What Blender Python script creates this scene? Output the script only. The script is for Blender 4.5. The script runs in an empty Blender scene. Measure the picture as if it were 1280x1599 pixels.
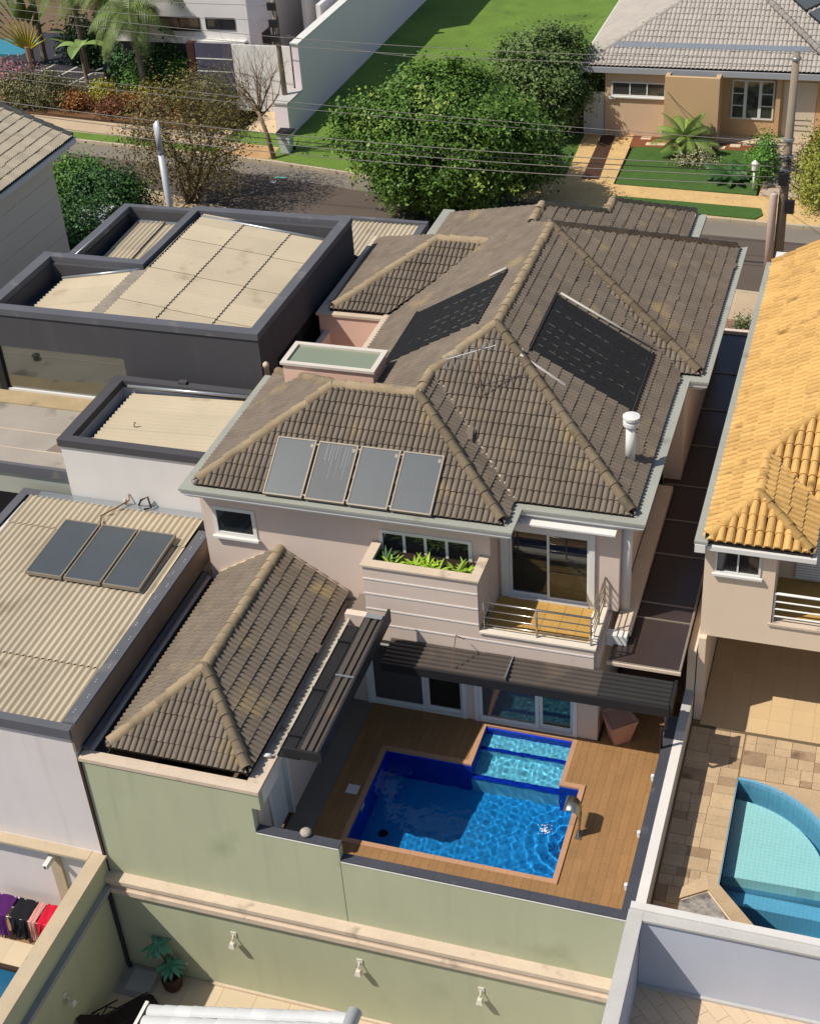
import bpy, bmesh, math, random
import numpy as np
from mathutils import Vector, Matrix
C = bpy.context.scene
COL = C.collection
random.seed(7)
rng = np.random.default_rng(7)

# ---------------------------------------------------------------- camera, sky, sun, exposure
cam = bpy.data.cameras.new('camera')
cam.sensor_fit = 'VERTICAL'; cam.sensor_height = 24.0; cam.lens = 33.99
cam.clip_start = 0.5; cam.clip_end = 1500
camo = bpy.data.objects.new('camera', cam); COL.objects.link(camo)
_r = Vector((0.95166398, 0.30092339, -0.06148811)); _d = Vector((0.12628242, -0.56585062, -0.81477962)); _f = Vector((-0.27997933, 0.76763154, -0.57650098))
camo.matrix_world = Matrix(((_r.x, -_d.x, -_f.x, 15.8), (_r.y, -_d.y, -_f.y, -20.06), (_r.z, -_d.z, -_f.z, 26.0), (0, 0, 0, 1)))
C.camera = camo

SUN_DIR = Vector((0.62, 0.43, -1.0)).normalized()        # the way the light travels
w = bpy.data.worlds.new('World'); C.world = w; w.use_nodes = True
nt = w.node_tree; nt.nodes.clear()
sky = nt.nodes.new('ShaderNodeTexSky'); sky.sky_type = 'NISHITA'; sky.sun_disc = False
sky.sun_elevation = math.asin(-SUN_DIR.z)
sky.sun_rotation = math.atan2(-SUN_DIR.x, -SUN_DIR.y)
sky.air_density = 1.0; sky.dust_density = 1.0; sky.ozone_density = 1.0
bg = nt.nodes.new('ShaderNodeBackground'); bg.inputs['Strength'].default_value = 0.108
wo = nt.nodes.new('ShaderNodeOutputWorld')
nt.links.new(sky.outputs[0], bg.inputs[0]); nt.links.new(bg.outputs[0], wo.inputs[0])
sl = bpy.data.lights.new('sun', 'SUN'); sl.energy = 4.6; sl.angle = math.radians(0.5); sl.color = (1.0, 0.945, 0.85)
so = bpy.data.objects.new('sun', sl); COL.objects.link(so)
so.rotation_euler = SUN_DIR.to_track_quat('-Z', 'Y').to_euler(); so.location = (-20, -20, 40)
C.view_settings.view_transform = 'Standard'; C.view_settings.look = 'None'
C.view_settings.exposure = 0.0; C.view_settings.gamma = 1.0; C.view_settings.use_curve_mapping = False
C.cycles.max_bounces = 7; C.cycles.transparent_max_bounces = 10; C.cycles.diffuse_bounces = 3
C.cycles.caustics_reflective = False; C.cycles.caustics_refractive = True; sl.cycles.is_caustics_light = True

# ---------------------------------------------------------------- materials
def lin(c):
    if isinstance(c, str):
        c = tuple(int(c[i:i + 2], 16) / 255 for i in (0, 2, 4))
        return tuple(((x + 0.055) / 1.055) ** 2.4 if x > 0.04045 else x / 12.92 for x in c)
    return c
MATS = {}
def mat(name, col, rough=0.8, var=0.12, scale=1.2, fine=30.0, fvar=0.10, bump=0.15, metal=0.0, tile=0.0, stain=None, stain_at=0.55, stain_scale=0.8, streak=0.0, spec=0.3, coat=0.0, grid=0.0, drip=None, drip_at=0.6):
    """plain surface: base colour broken by broad and fine grain, optional stains, per-piece tint and fine relief"""
    if name in MATS: return MATS[name]
    m = bpy.data.materials.new(name); m.use_nodes = True; MATS[name] = m
    n = m.node_tree; N = n.nodes; L = n.links
    b = N['Principled BSDF']; b.inputs['Roughness'].default_value = rough; b.inputs['Metallic'].default_value = metal
    b.inputs['Specular IOR Level'].default_value = spec
    if coat: b.inputs['Coat Weight'].default_value = coat
    g = N.new('ShaderNodeNewGeometry')
    def noise(sc, det=4, vec=None):
        t = N.new('ShaderNodeTexNoise'); t.inputs['Scale'].default_value = sc; t.inputs['Detail'].default_value = det
        L.new(vec or g.outputs['Position'], t.inputs['Vector']); return t.outputs['Fac']
    def math_(op, a, c, cl=False):
        t = N.new('ShaderNodeMath'); t.operation = op; t.use_clamp = cl
        for i, x in enumerate((a, c)):
            if isinstance(x, (int, float)): t.inputs[i].default_value = x
            else: L.new(x, t.inputs[i])
        return t.outputs[0]
    f = math_('ADD', math_('MULTIPLY', math_('SUBTRACT', noise(scale), 0.5), var * 2.6), math_('MULTIPLY', math_('SUBTRACT', noise(fine, 3), 0.5), fvar * 2.6))
    if streak:
        mp = N.new('ShaderNodeMapping'); mp.inputs['Scale'].default_value = (1.7, 1.7, 0.35); L.new(g.outputs['Position'], mp.inputs['Vector'])
        f = math_('ADD', f, math_('MULTIPLY', math_('SUBTRACT', noise(1.0, 5, mp.outputs[0]), 0.5), streak * 2.6))
    if tile:
        oi = N.new('ShaderNodeObjectInfo'); at = N.new('ShaderNodeAttribute'); at.attribute_name = 'tint'
        r = math_('FRACT', math_('ADD', oi.outputs['Random'], at.outputs['Fac']), 0)
        f = math_('ADD', f, math_('MULTIPLY', math_('SUBTRACT', r, 0.5), tile * 2))
    f = math_('ADD', f, 1.0)
    mx = N.new('ShaderNodeMix'); mx.data_type = 'RGBA'; mx.blend_type = 'MULTIPLY'; mx.inputs['Factor'].default_value = 1
    c = lin(col); mx.inputs['A'].default_value = (*c, 1)
    cr = N.new('ShaderNodeCombineColor'); [L.new(f, cr.inputs[i]) for i in range(3)]
    L.new(cr.outputs[0], mx.inputs['B']); out = mx.outputs['Result']
    if stain:
        rp = N.new('ShaderNodeValToRGB'); rp.color_ramp.elements[0].position = stain_at; rp.color_ramp.elements[1].position = min(1, stain_at + 0.16)
        L.new(noise(stain_scale, 7), rp.inputs[0])
        m2 = N.new('ShaderNodeMix'); m2.data_type = 'RGBA'; L.new(math_('MULTIPLY', rp.outputs[0], 0.8), m2.inputs['Factor']); L.new(out, m2.inputs['A']); m2.inputs['B'].default_value = (*lin(stain), 1)
        out = m2.outputs['Result']
    if drip:   # rain runs down the face
        mp2 = N.new('ShaderNodeMapping'); mp2.inputs['Scale'].default_value = (2.6, 2.6, 0.22); L.new(g.outputs['Position'], mp2.inputs['Vector'])
        r2 = N.new('ShaderNodeValToRGB'); r2.color_ramp.elements[0].position = drip_at; r2.color_ramp.elements[1].position = drip_at + 0.22; L.new(math_('ADD', math_('MULTIPLY', noise(1.0, 8, mp2.outputs[0]), 0.75), math_('MULTIPLY', noise(0.35, 3), 0.25)), r2.inputs[0])
        m4 = N.new('ShaderNodeMix'); m4.data_type = 'RGBA'; L.new(math_('MULTIPLY', r2.outputs[0], 0.38), m4.inputs['Factor']); L.new(out, m4.inputs['A']); m4.inputs['B'].default_value = (*lin(drip), 1); out = m4.outputs['Result']
    if grid:   # mosaic joints every `grid` metres
        sx = N.new('ShaderNodeSeparateXYZ'); L.new(g.outputs['Position'], sx.inputs[0])
        js = [math_('GREATER_THAN', math_('FRACT', math_('DIVIDE', sx.outputs[i], grid), 0), 0.12) for i in (0, 1)]
        jj = math_('ADD', math_('MULTIPLY', math_('MINIMUM', js[0], js[1]), 0.16), 0.84); c3 = N.new('ShaderNodeCombineColor'); [L.new(jj, c3.inputs[i]) for i in range(3)]
        m3 = N.new('ShaderNodeMix'); m3.data_type = 'RGBA'; m3.blend_type = 'MULTIPLY'; m3.inputs['Factor'].default_value = 1; L.new(out, m3.inputs['A']); L.new(c3.outputs[0], m3.inputs['B']); out = m3.outputs['Result']
    L.new(out, b.inputs['Base Color'])
    if bump:
        bp = N.new('ShaderNodeBump'); bp.inputs['Strength'].default_value = bump; bp.inputs['Distance'].default_value = 0.02
        L.new(noise(fine * 1.7, 3), bp.inputs['Height']); L.new(bp.outputs[0], b.inputs['Normal'])
    return m
def glass(name, tint=(0.5, 0.55, 0.55), see=0.6, rough=0.03, body=0.12):
    """window glass: clear part tinted, mirror part by Fresnel"""
    if name in MATS: return MATS[name]
    m = bpy.data.materials.new(name); m.use_nodes = True; MATS[name] = m
    N = m.node_tree.nodes; L = m.node_tree.links; N.clear()
    o = N.new('ShaderNodeOutputMaterial'); t = N.new('ShaderNodeBsdfTransparent'); t.inputs[0].default_value = (*tint, 1)
    d = N.new('ShaderNodeBsdfPrincipled'); d.inputs['Base Color'].default_value = (*[x * body for x in tint], 1); d.inputs['Roughness'].default_value = 0.05
    gl = N.new('ShaderNodeBsdfGlossy'); gl.inputs['Roughness'].default_value = rough
    fr = N.new('ShaderNodeFresnel'); fr.inputs[0].default_value = 1.55
    a = N.new('ShaderNodeMixShader'); a.inputs[0].default_value = see; L.new(d.outputs[0], a.inputs[1]); L.new(t.outputs[0], a.inputs[2])
    b = N.new('ShaderNodeMixShader'); L.new(fr.outputs[0], b.inputs[0]); L.new(a.outputs[0], b.inputs[1]); L.new(gl.outputs[0], b.inputs[2])
    L.new(b.outputs[0], o.inputs[0]); return m

# ---------------------------------------------------------------- mesh helpers
class MB:
    def __init__(s): s.v = []; s.f = []
    def add(s, vs, fs):
        k = len(s.v); s.v.extend(tuple(map(float, p)) for p in vs); s.f.extend(tuple(i + k for i in q) for q in fs); return s
    def box(s, x0, x1, y0, y1, z0, z1):
        return s.add([(x0, y0, z0), (x1, y0, z0), (x1, y1, z0), (x0, y1, z0), (x0, y0, z1), (x1, y0, z1), (x1, y1, z1), (x0, y1, z1)],
                     [(3, 2, 1, 0), (4, 5, 6, 7), (0, 1, 5, 4), (1, 2, 6, 5), (2, 3, 7, 6), (3, 0, 4, 7)])
    def prism(s, pts, vec):
        n = len(pts); v = Vector(vec); P = [Vector(p) for p in pts]
        nn = Vector((0, 0, 0))
        for i in range(n): nn += P[i].cross(P[(i + 1) % n])
        if nn.dot(v) > 0: P.reverse()
        return s.add([tuple(p) for p in P] + [tuple(p + v) for p in P], [tuple(range(n)), tuple(range(2 * n - 1, n - 1, -1))] + [(i, n + i, n + (i + 1) % n, (i + 1) % n) for i in range(n)])
    def poly(s, pts): return s.add(pts, [tuple(range(len(pts)))])
    def tube(s, pts, r, n=6, cap=True):
        P = [Vector(p) for p in pts]; R = r if isinstance(r, (list, tuple)) else [r] * len(P); vs = []; fs = []; x = None
        for i, p in enumerate(P):
            t = (P[min(i + 1, len(P) - 1)] - P[max(i - 1, 0)]).normalized()
            if x is None: x = t.orthogonal().normalized()
            x = (x - t * x.dot(t)).normalized(); y = t.cross(x)
            vs += [tuple(p + (x * math.cos(2 * math.pi * k / n) + y * math.sin(2 * math.pi * k / n)) * R[i]) for k in range(n)]
        for i in range(len(P) - 1): fs += [(i * n + k, i * n + (k + 1) % n, (i + 1) * n + (k + 1) % n, (i + 1) * n + k) for k in range(n)]
        if cap: fs += [tuple(range(n - 1, -1, -1)), tuple(range((len(P) - 1) * n, len(P) * n))]
        return s.add(vs, fs)
    def lathe(s, prof, n=16, at=(0, 0, 0)):
        vs = [(at[0] + r * math.cos(2 * math.pi * k / n), at[1] + r * math.sin(2 * math.pi * k / n), at[2] + z) for r, z in prof for k in range(n)]
        fs = [(i * n + k, i * n + (k + 1) % n, (i + 1) * n + (k + 1) % n, (i + 1) * n + k) for i in range(len(prof) - 1) for k in range(n)]
        fs.append(tuple(range((len(prof) - 1) * n, len(prof) * n))); fs.append(tuple(range(n - 1, -1, -1)))
        return s.add(vs, fs)
    def bar(s, a, b, w, h=None):
        "square bar from a to b"
        h = h or w; a = Vector(a); b = Vector(b); t = (b - a).normalized(); up = Vector((0, 0, 1)) if abs(t.z) < 0.95 else Vector((1, 0, 0))
        x = t.cross(up).normalized() * w / 2; y = x.cross(t).normalized() * h / 2
        return s.add([tuple(p) for p in (a - x - y, a + x - y, a + x + y, a - x + y, b - x - y, b + x - y, b + x + y, b - x + y)],
                     [(0, 1, 2, 3), (7, 6, 5, 4), (4, 5, 1, 0), (5, 6, 2, 1), (6, 7, 3, 2), (7, 4, 0, 3)])
    def build(s, name, m, parent=None, smooth=False, label=None, kind=None):
        me = bpy.data.meshes.new(name); off = wloc(parent)
        me.from_pydata([(p[0] - off.x, p[1] - off.y, p[2] - off.z) for p in s.v], [], s.f)
        return link(name, me, m, parent, smooth, label, kind)
def wloc(o):
    v = Vector((0, 0, 0))
    while o is not None: v += o.location; o = o.parent
    return v
def link(name, me, m, parent=None, smooth=False, label=None, kind=None):
    if m is not None: me.materials.append(m)
    if smooth: me.polygons.foreach_set('use_smooth', [True] * len(me.polygons))
    o = bpy.data.objects.new(name, me); COL.objects.link(o)
    if parent is not None: o.parent = parent
    if label: o['label'] = label
    if kind: o['kind'] = kind
    return o
def thing(name, label, cat, loc=(0, 0, 0), group=None):
    o = bpy.data.objects.new(name, None); COL.objects.link(o); o.location = loc; o.empty_display_size = 0.2
    return tag(o, label, cat, group)
def tag(o, label, cat, group=None):
    o['label'] = label; o['category'] = cat
    if group: o['group'] = group
    return o
def struct(name, mb, m, smooth=False): return mb.build(name, m, None, smooth, None, 'structure')
def inst(src_me, name, parent, matrix, m=None):
    "one more piece sharing a mesh, placed by a world matrix"
    o = bpy.data.objects.new(name, src_me); COL.objects.link(o); o.parent = parent
    o.matrix_basis = Matrix.Translation(-wloc(parent)) @ matrix
    return o
def copy_tree(o, loc=None, parent=None, label=None):
    c = o.copy(); COL.objects.link(c); c.parent = parent
    if loc is not None: c.location = loc
    if label: c['label'] = label
    for ch in list(o.children): copy_tree(ch, None, c)
    return c
def wall_y(mb, y0, y1, x0, x1, z0, z1, holes=()):
    "wall in an X-Z plane, thickness y0..y1, with rectangular holes (x0,x1,z0,z1)"
    xs = sorted({x0, x1, *[h[0] for h in holes], *[h[1] for h in holes]}); 
    for a, b in zip(xs, xs[1:]):
        zz = sorted([(h[2], h[3]) for h in holes if h[0] <= a and h[1] >= b]); z = z0
        for p, q in zz:
            if p > z + 1e-4: mb.box(a, b, y0, y1, z, p)
            z = q
        if z1 > z + 1e-4: mb.box(a, b, y0, y1, z, z1)
    return mb
def wall_x(mb, x0, x1, y0, y1, z0, z1, holes=()):
    k = MB(); wall_y(k, x0, x1, y0, y1, z0, z1, holes)
    return mb.add([(p[1], p[0], p[2]) for p in k.v], [tuple(reversed(f)) for f in k.f])
def window(parent, x0, x1, y, z0, z1, cols, fm, gm, fw=0.06, depth=0.08, rows=1, name='window', widths=None, sill=0.0):
    "framed window facing -Y in the plane y: frame mesh with one pane object per light"
    f = MB(); d0, d1 = y, y + depth
    f.box(x0, x0 + fw, d0, d1, z0, z1); f.box(x1 - fw, x1, d0, d1, z0, z1)
    f.box(x0 + fw, x1 - fw, d0, d1, z1 - fw, z1); f.box(x0 + fw, x1 - fw, d0, d1, z0, z0 + fw)
    if sill: f.box(x0 - 0.05, x1 + 0.05, y - sill, y - 0.002, z0 - 0.06, z0)
    cs = widths or [1] * cols; tot = sum(cs); xs = [x0 + fw]; span = x1 - x0 - 2 * fw
    for c in cs: xs.append(xs[-1] + span * c / tot)
    for x in xs[1:-1]: f.box(x - fw * 0.4, x + fw * 0.4, d0 + 0.01, d1 - 0.01, z0 + fw, z1 - fw)
    zs = [z0 + fw + (z1 - z0 - 2 * fw) * i / rows for i in range(rows + 1)]
    for z in zs[1:-1]: f.box(x0 + fw, x1 - fw, d0 + 0.016, d1 - 0.016, z - fw * 0.3, z + fw * 0.3)
    fo = f.build(name, fm, parent)
    for i in range(len(cs)):
        for j in range(rows):
            MB().box(xs[i], xs[i + 1], (d0 + d1) / 2 - 0.004, (d0 + d1) / 2 + 0.004, zs[j], zs[j + 1]).build('pane', gm, fo)
    return fo

# ---------------------------------------------------------------- roofs laid in pieces
def roman_tile(w=0.30, g=0.335, h=0.06, rolls=2, seg=6, t=0.022):
    "one interlocking double-roll tile: u across, v up the slope, lower lip lifted over the course below"
    L = g + 0.05; us = []; 
    for r in range(rolls):
        for k in range(seg + (1 if r == rolls - 1 else 0)): us.append((r + k / seg) * w / rolls)
    pr = [h * abs(math.sin(math.pi * u / (w / rolls))) ** 0.58 for u in us]
    n = len(us); lo = 0.042; hi = 0.004
    vs = [(u, 0, p + lo) for u, p in zip(us, pr)] + [(u, L, p + hi) for u, p in zip(us, pr)] + [(u, 0.0, p * 0.9 + lo - t) for u, p in zip(us, pr)]
    fs = [(i, i + 1, n + i + 1, n + i) for i in range(n - 1)] + [(2 * n + i, 2 * n + i + 1, i + 1, i) for i in range(n - 1)]
    return vs, fs, w, g
def barrel_tile(w=0.21, g=0.38, r=0.085):
    "one clay cover tile with the pan tile beside it"
    L = g + 0.05; vs = []; fs = []; cr = []
    for k in range(7): a = math.pi * k / 6; cr.append((w / 2 - r * math.cos(a), 0.03 + r * math.sin(a)))
    cr = [(0.0, 0.012)] + cr + [(w, 0.012)]; n = len(cr)
    vs = [(u, 0, z + 0.03) for u, z in cr] + [(w / 2 + (u - w / 2) * 0.88, L, z * 0.9) for u, z in cr] + [(u, 0, z * 0.6 + 0.012) for u, z in cr]
    fs = [(i, i + 1, n + i + 1, n + i) for i in range(n - 1)] + [(2 * n + i, 2 * n + i + 1, i + 1, i) for i in range(n - 1)]
    return vs, fs, w, g
CAMP = Vector((15.8, -20.06, 26.0))
class Roof:
    """tiles on flat convex faces; the tiles that show largest become objects, the rest one joined part"""
    def __init__(s, tile): s.vs, s.fs, s.w, s.g = tile; s.full = []; s.bm = bmesh.new(); s.tint = s.bm.verts.layers.float.new('tint'); s.under = MB()
    def face(s, pts, singles=True, eave=None, off=0.0):
        P = [Vector(p) for p in pts]; n = Vector((0, 0, 0))
        for i in range(len(P)): n += (P[i] - P[0]).cross(P[(i + 1) % len(P)] - P[0])
        if n.z < 0: n = -n; P.reverse()
        n.normalize(); u = Vector((-n.y, n.x, 0)).normalized(); v = n.cross(u)
        if v.z < 0: u = -u; v = n.cross(u)
        O = Vector(eave) if eave else min(P, key=lambda p: p.z)
        uv = [((p - O).dot(u), (p - O).dot(v)) for p in P]
        M0 = Matrix((u, v, n)).transposed().to_4x4()
        s.under.prism([tuple(p - n * 0.01) for p in P], tuple(-n * 0.08))
        area = sum(uv[i][0] * uv[(i + 1) % len(uv)][1] - uv[(i + 1) % len(uv)][0] * uv[i][1] for i in range(len(uv)))
        if area < 0: uv.reverse()
        m = len(uv)
        def side(q, grow):   # inside test with margin
            return all(((b[0] - a[0]) * (q[1] - a[1]) - (b[1] - a[1]) * (q[0] - a[0])) / max(1e-6, math.hypot(b[0] - a[0], b[1] - a[1])) > -grow for a, b in ((uv[i], uv[(i + 1) % m]) for i in range(m)))
        i0 = math.floor(min(q[0] for q in uv) / s.w); i1 = math.ceil(max(q[0] for q in uv) / s.w)
        j0 = math.floor(min(q[1] for q in uv) / s.g + 1e-4); j1 = math.ceil(max(q[1] for q in uv) / s.g)
        part = bmesh.new(); tl = part.verts.layers.float.new('tint')
        for j in range(j0, j1):
            for i in range(i0, i1):
                a = i * s.w; b = j * s.g; cs = ((a, b), (a + s.w, b), (a + s.w, b + s.g), (a, b + s.g)); mid = (a + s.w / 2, b + s.g / 2)
                if not side(mid, 0.27): continue
                jit = Matrix.Rotation(random.gauss(0, 0.010), 4, 'Z') @ Matrix.Rotation(random.gauss(0, 0.016), 4, 'X')
                full = all(side(c, 0.012) for c in cs)
                Mw = Matrix.Translation(O + u * a + v * b + n * (0.01 + random.uniform(0, 0.008)) - v * (random.uniform(0.01, 0.06) if random.random() < 0.03 else 0)) @ M0 @ jit
                if full:
                    d = Mw.translation - CAMP; s.full.append(((-(d.normalized().dot(n)) / d.length_squared) if singles else -1, Mw))
                else:
                    tv = random.random(); vv = []
                    for p in s.vs:
                        q = part.verts.new((a + p[0], b + p[1], p[2] + 0.01)); q[tl] = tv; vv.append(q)
                    for f in s.fs:
                        try: part.faces.new([vv[k] for k in f])
                        except ValueError: pass
        for k in range(m):
            a, b = uv[k], uv[(k + 1) % m]; nn = Vector((b[1] - a[1], a[0] - b[0], 0))
            if nn.length < 1e-6: continue
            level = abs(b[1] - a[1]) < 0.02
            bmesh.ops.bisect_plane(part, geom=part.verts[:] + part.edges[:] + part.faces[:], plane_co=Vector((a[0], a[1], 0)), plane_no=nn.normalized(), clear_outer=True)
        Mw = Matrix.Translation(O) @ M0; mp = {}
        for q in part.verts:
            nv = s.bm.verts.new(Mw @ q.co); nv[s.tint] = q[tl]; mp[q] = nv
        for f in part.faces:
            try: s.bm.faces.new([mp[q] for q in f.verts])
            except ValueError: pass
        part.free(); return s
    def build(s, parent, m, under, limit=300, names=('roof', 'roof_tile', 'roof_tiles'), root=None):
        ro = s.under.build(names[0], under, parent) if root is None else root
        s.full.sort(key=lambda t: -t[0]); off = wloc(ro)
        me = bpy.data.meshes.new(names[1]); me.from_pydata(s.vs, [], s.fs); me.materials.append(m)
        for sc, Mw in s.full[:limit]: inst(me, names[1], ro, Mw)
        for sc, Mw in s.full[limit:]:
            tv = random.random(); vv = []
            for p in s.vs:
                q = s.bm.verts.new(Mw @ Vector(p)); q[s.tint] = tv; vv.append(q)
            for f in s.fs: s.bm.faces.new([vv[k] for k in f])
        if len(s.bm.faces):
            bmesh.ops.translate(s.bm, verts=s.bm.verts[:], vec=-off)
            me2 = bpy.data.meshes.new(names[2]); s.bm.to_mesh(me2); link(names[2], me2, m, ro, kind='stuff')
        s.bm.free(); return ro
def ridge_caps(parent, m, lines, L=0.40, r=0.13, name='ridge_tile', lift=0.03):
    "half-round cap tiles laid overlapping along hips and ridges (from low end to high end)"
    vs = []; fs = []; n = 7
    for k in range(n): a = math.pi * (k / (n - 1) * 1.1 - 0.05); vs.append((math.cos(a) * r * 1.08, 0, math.sin(a) * r * 1.08))
    for k in range(n): a = math.pi * (k / (n - 1) * 1.1 - 0.05); vs.append((math.cos(a) * r * 0.92, L + 0.06, math.sin(a) * r * 0.92 - 0.012))
    for k in range(n): a = math.pi * (k / (n - 1) * 1.1 - 0.05); vs.append((math.cos(a) * r * 0.9, 0, math.sin(a) * r * 0.9))
    fs = [(k, k + 1, n + k + 1, n + k) for k in range(n - 1)] + [(2 * n + k, 2 * n + k + 1, k + 1, k) for k in range(n - 1)]
    fs = [tuple(reversed(f)) for f in fs]
    fs.append(tuple(n + k for k in range(n)))
    me = bpy.data.meshes.new(name); me.from_pydata(vs, [], fs); me.materials.append(m)
    me.polygons.foreach_set('use_smooth', [i < n - 1 for i in range(len(me.polygons))])
    for a, b in lines:
        a = Vector(a); b = Vector(b); t = (b - a); D = t.length; t.normalize(); x = t.cross(Vector((0, 0, 1))).normalized(); z = x.cross(t)
        k = max(1, round(D / L)); st = D / k
        for i in range(k):
            j = Matrix.Rotation(random.gauss(0, 0.02), 4, 'Z') @ Matrix.Rotation(random.gauss(0, 0.015), 4, 'X') @ Matrix.Scale(random.uniform(0.96, 1.04), 4)
            inst(me, name, parent, Matrix.Translation(a + t * (st * i) + z * lift + Vector((0, 0, random.uniform(-0.006, 0.006)))) @ Matrix((x, t, z)).transposed().to_4x4() @ j)
def corr_sheet(parent, name, o, u, v, wid, leng, m, pitch=0.177, amp=0.026, lift=0.0, label=None):
    "one corrugated fibre-cement sheet: waves across u, length along v"
    o = Vector(o); u = Vector(u).normalized(); v = Vector(v).normalized(); n = u.cross(v)
    if n.z < 0: n = -n
    k = max(6, int(round(wid / pitch * 6))); b = MB(); top = []
    for i in range(k + 1):
        x = wid * i / k; h = amp * math.cos(2 * math.pi * x / pitch)
        for q, e in ((0, 0.012), (leng, 0.0)):
            for t in (0.008, -0.004): top.append(tuple(o + u * x + v * q + n * (h + lift + e + t)))
    fs = []
    for i in range(k):
        a = i * 4; c = a + 4
        fs += [(a, c, c + 2, a + 2), (a + 1, a + 3, c + 3, c + 1), (a, a + 1, c + 1, c), (a + 2, c + 2, c + 3, a + 3)]
    b.add(top, fs); return b.build(name, m, parent, smooth=False, label=label)
# ---------------------------------------------------------------- palette
m_tile = mat('concrete_roof_tile', '73675a', 0.9, 0.16, 1.1, 26, 0.14, 0.3, tile=0.09, stain='98845f', stain_at=0.59, stain_scale=1.0, drip='5c5248', drip_at=0.56)
m_cap = mat('ridge_tile_concrete', '97856b', 0.9, 0.18, 1.5, 24, 0.14, 0.3, tile=0.14, stain='6e6255', stain_at=0.58, stain_scale=2.0)
m_under = mat('roof_underlay', '3a332c', 0.9)
m_pink = mat('pink_render', 'd2bfb1', 0.9, 0.05, 0.6, 60, 0.05, 0.12, streak=0.03, drip='bda698', drip_at=0.58)
m_pink2 = mat('salmon_render', 'e2bda9', 0.9, 0.06, 0.6, 60, 0.05, 0.12, streak=0.04)
m_white = mat('white_paint', 'd9d6d0', 0.6, 0.05, 0.8, 40, 0.03, 0.05)
m_whitewall = mat('white_render', 'dbd6d1', 0.9, 0.05, 0.7, 50, 0.04, 0.1, streak=0.03, drip='b5ada4', drip_at=0.56)
m_gutter = mat('grey_gutter_slab', '9b9b90', 0.85, 0.12, 0.9, 18, 0.10, 0.15, stain='6f6a5f', stain_at=0.62, stain_scale=1.2)
m_green = mat('green_render', 'aeb092', 0.92, 0.05, 0.45, 45, 0.05, 0.15, streak=0.05, stain='989c78', stain_at=0.62, stain_scale=0.5, drip='8c907a', drip_at=0.55)
m_stone = mat('beige_stone_cap', 'c9b6a0', 0.85, 0.14, 1.4, 22, 0.12, 0.15, stain='86776a', stain_at=0.60, stain_scale=2.2)
m_sandcap = mat('sand_cap', 'b8a68b', 0.9, 0.14, 1.4, 22, 0.10, 0.15, stain='7d7160', stain_at=0.64, stain_scale=2.0)
m_char = mat('charcoal_render', '4a484b', 0.85, 0.08, 0.8, 40, 0.06, 0.12, streak=0.05, drip='5f5b5a', drip_at=0.55)
m_charcap = mat('charcoal_cap', '5c5c61', 0.7, 0.14, 1.0, 30, 0.08, 0.08, stain='7d7872', stain_at=0.60, stain_scale=1.6)
m_dark = mat('dark_metal', '2b2a2c', 0.5, 0.08, 2.0, 40, 0.05, 0.03, metal=0.2)
m_zinc = mat('zinc_flashing', 'a7abae', 0.35, 0.12, 1.5, 25, 0.06, 0.04, metal=0.6)
m_blue_gutter = mat('painted_gutter', '4c586b', 0.45, 0.15, 1.0, 20, 0.08, 0.03, metal=0.3)
m_sheet = mat('fibre_cement_sheet', 'b6a890', 0.9, 0.10, 0.7, 30, 0.08, 0.1, tile=0.06, stain='8f8068', stain_at=0.60, stain_scale=0.9)
m_sheet_g = mat('fibre_cement_grey', 'a6957c', 0.9, 0.10, 0.9, 30, 0.08, 0.1, tile=0.06)
m_collector = mat('collector_absorber', '4c5154', 0.42, 0.08, 1.5, 8, 0.05, 0.0, spec=0.4)
m_alu = mat('aluminium', '8f8577', 0.55, 0.10, 3, 30, 0.05, 0.02, metal=0.3)
m_rubber = mat('black_pool_heater', '2a2a2b', 0.75, 0.12, 2, 30, 0.08, 0.1)
m_steel = mat('stainless_steel', 'b9b2a6', 0.25, 0.06, 3, 30, 0.03, 0.0, metal=0.9)
m_plank = mat('brown_plank_tile', '957049', 0.65, 0.12, 1.6, 14, 0.14, 0.1, tile=0.06)
m_coping = mat('pool_coping_stone', 'b58a6a', 0.8, 0.10, 1.5, 20, 0.08, 0.1)
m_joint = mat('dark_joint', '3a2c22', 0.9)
m_interior = mat('room_inside', '7a6f64', 0.9, 0.1)
m_floorwood = mat('room_floor', '8d6847', 0.6, 0.1)
m_curtain = mat('cream_curtain', 'b9ab98', 0.9, 0.06)
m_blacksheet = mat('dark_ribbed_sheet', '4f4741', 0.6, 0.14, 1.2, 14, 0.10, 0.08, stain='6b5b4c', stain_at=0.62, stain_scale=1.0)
g_win = glass('window_glass', (0.55, 0.6, 0.6), 0.75)
g_dark = glass('dark_glass', (0.3, 0.32, 0.34), 0.5, body=0.16)
g_grey = glass('grey_glass', (0.45, 0.45, 0.47), 0.25, 0.03, 0.22)
g_teal = glass('teal_glass', (0.30, 0.55, 0.55), 0.35, 0.02)
g_green = mat('frosted_green_glass', '838b74', 0.3, 0.06, 0.8, 20, 0.04, 0.0, spec=0.5)
# ================================================================ GROUND
g = MB()
for x0, x1, y0, y1 in ((-300, 4.3, 0.15, 500), (17.4, 300, 0.15, 500), (4.3, 17.4, 6.15, 500), (12.6, 12.98, 0.15, 6.15)):
    g.poly([(x0, y0, -0.06), (x1, y0, -0.06), (x1, y1, -0.06), (x0, y1, -0.06)])
g.poly([(-300, -300, -4.62), (300, -300, -4.62), (300, 0.15, -4.62), (-300, 0.15, -4.62)])
g.poly([(-300, 0.15, -4.62), (300, 0.15, -4.62), (300, 0.15, -0.06), (-300, 0.15, -0.06)])
m_earth = mat('bare_earth', '6f5a43', 0.95, 0.2, 0.3, 10, 0.15, 0.3)
struct('ground', g, m_earth)

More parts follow.
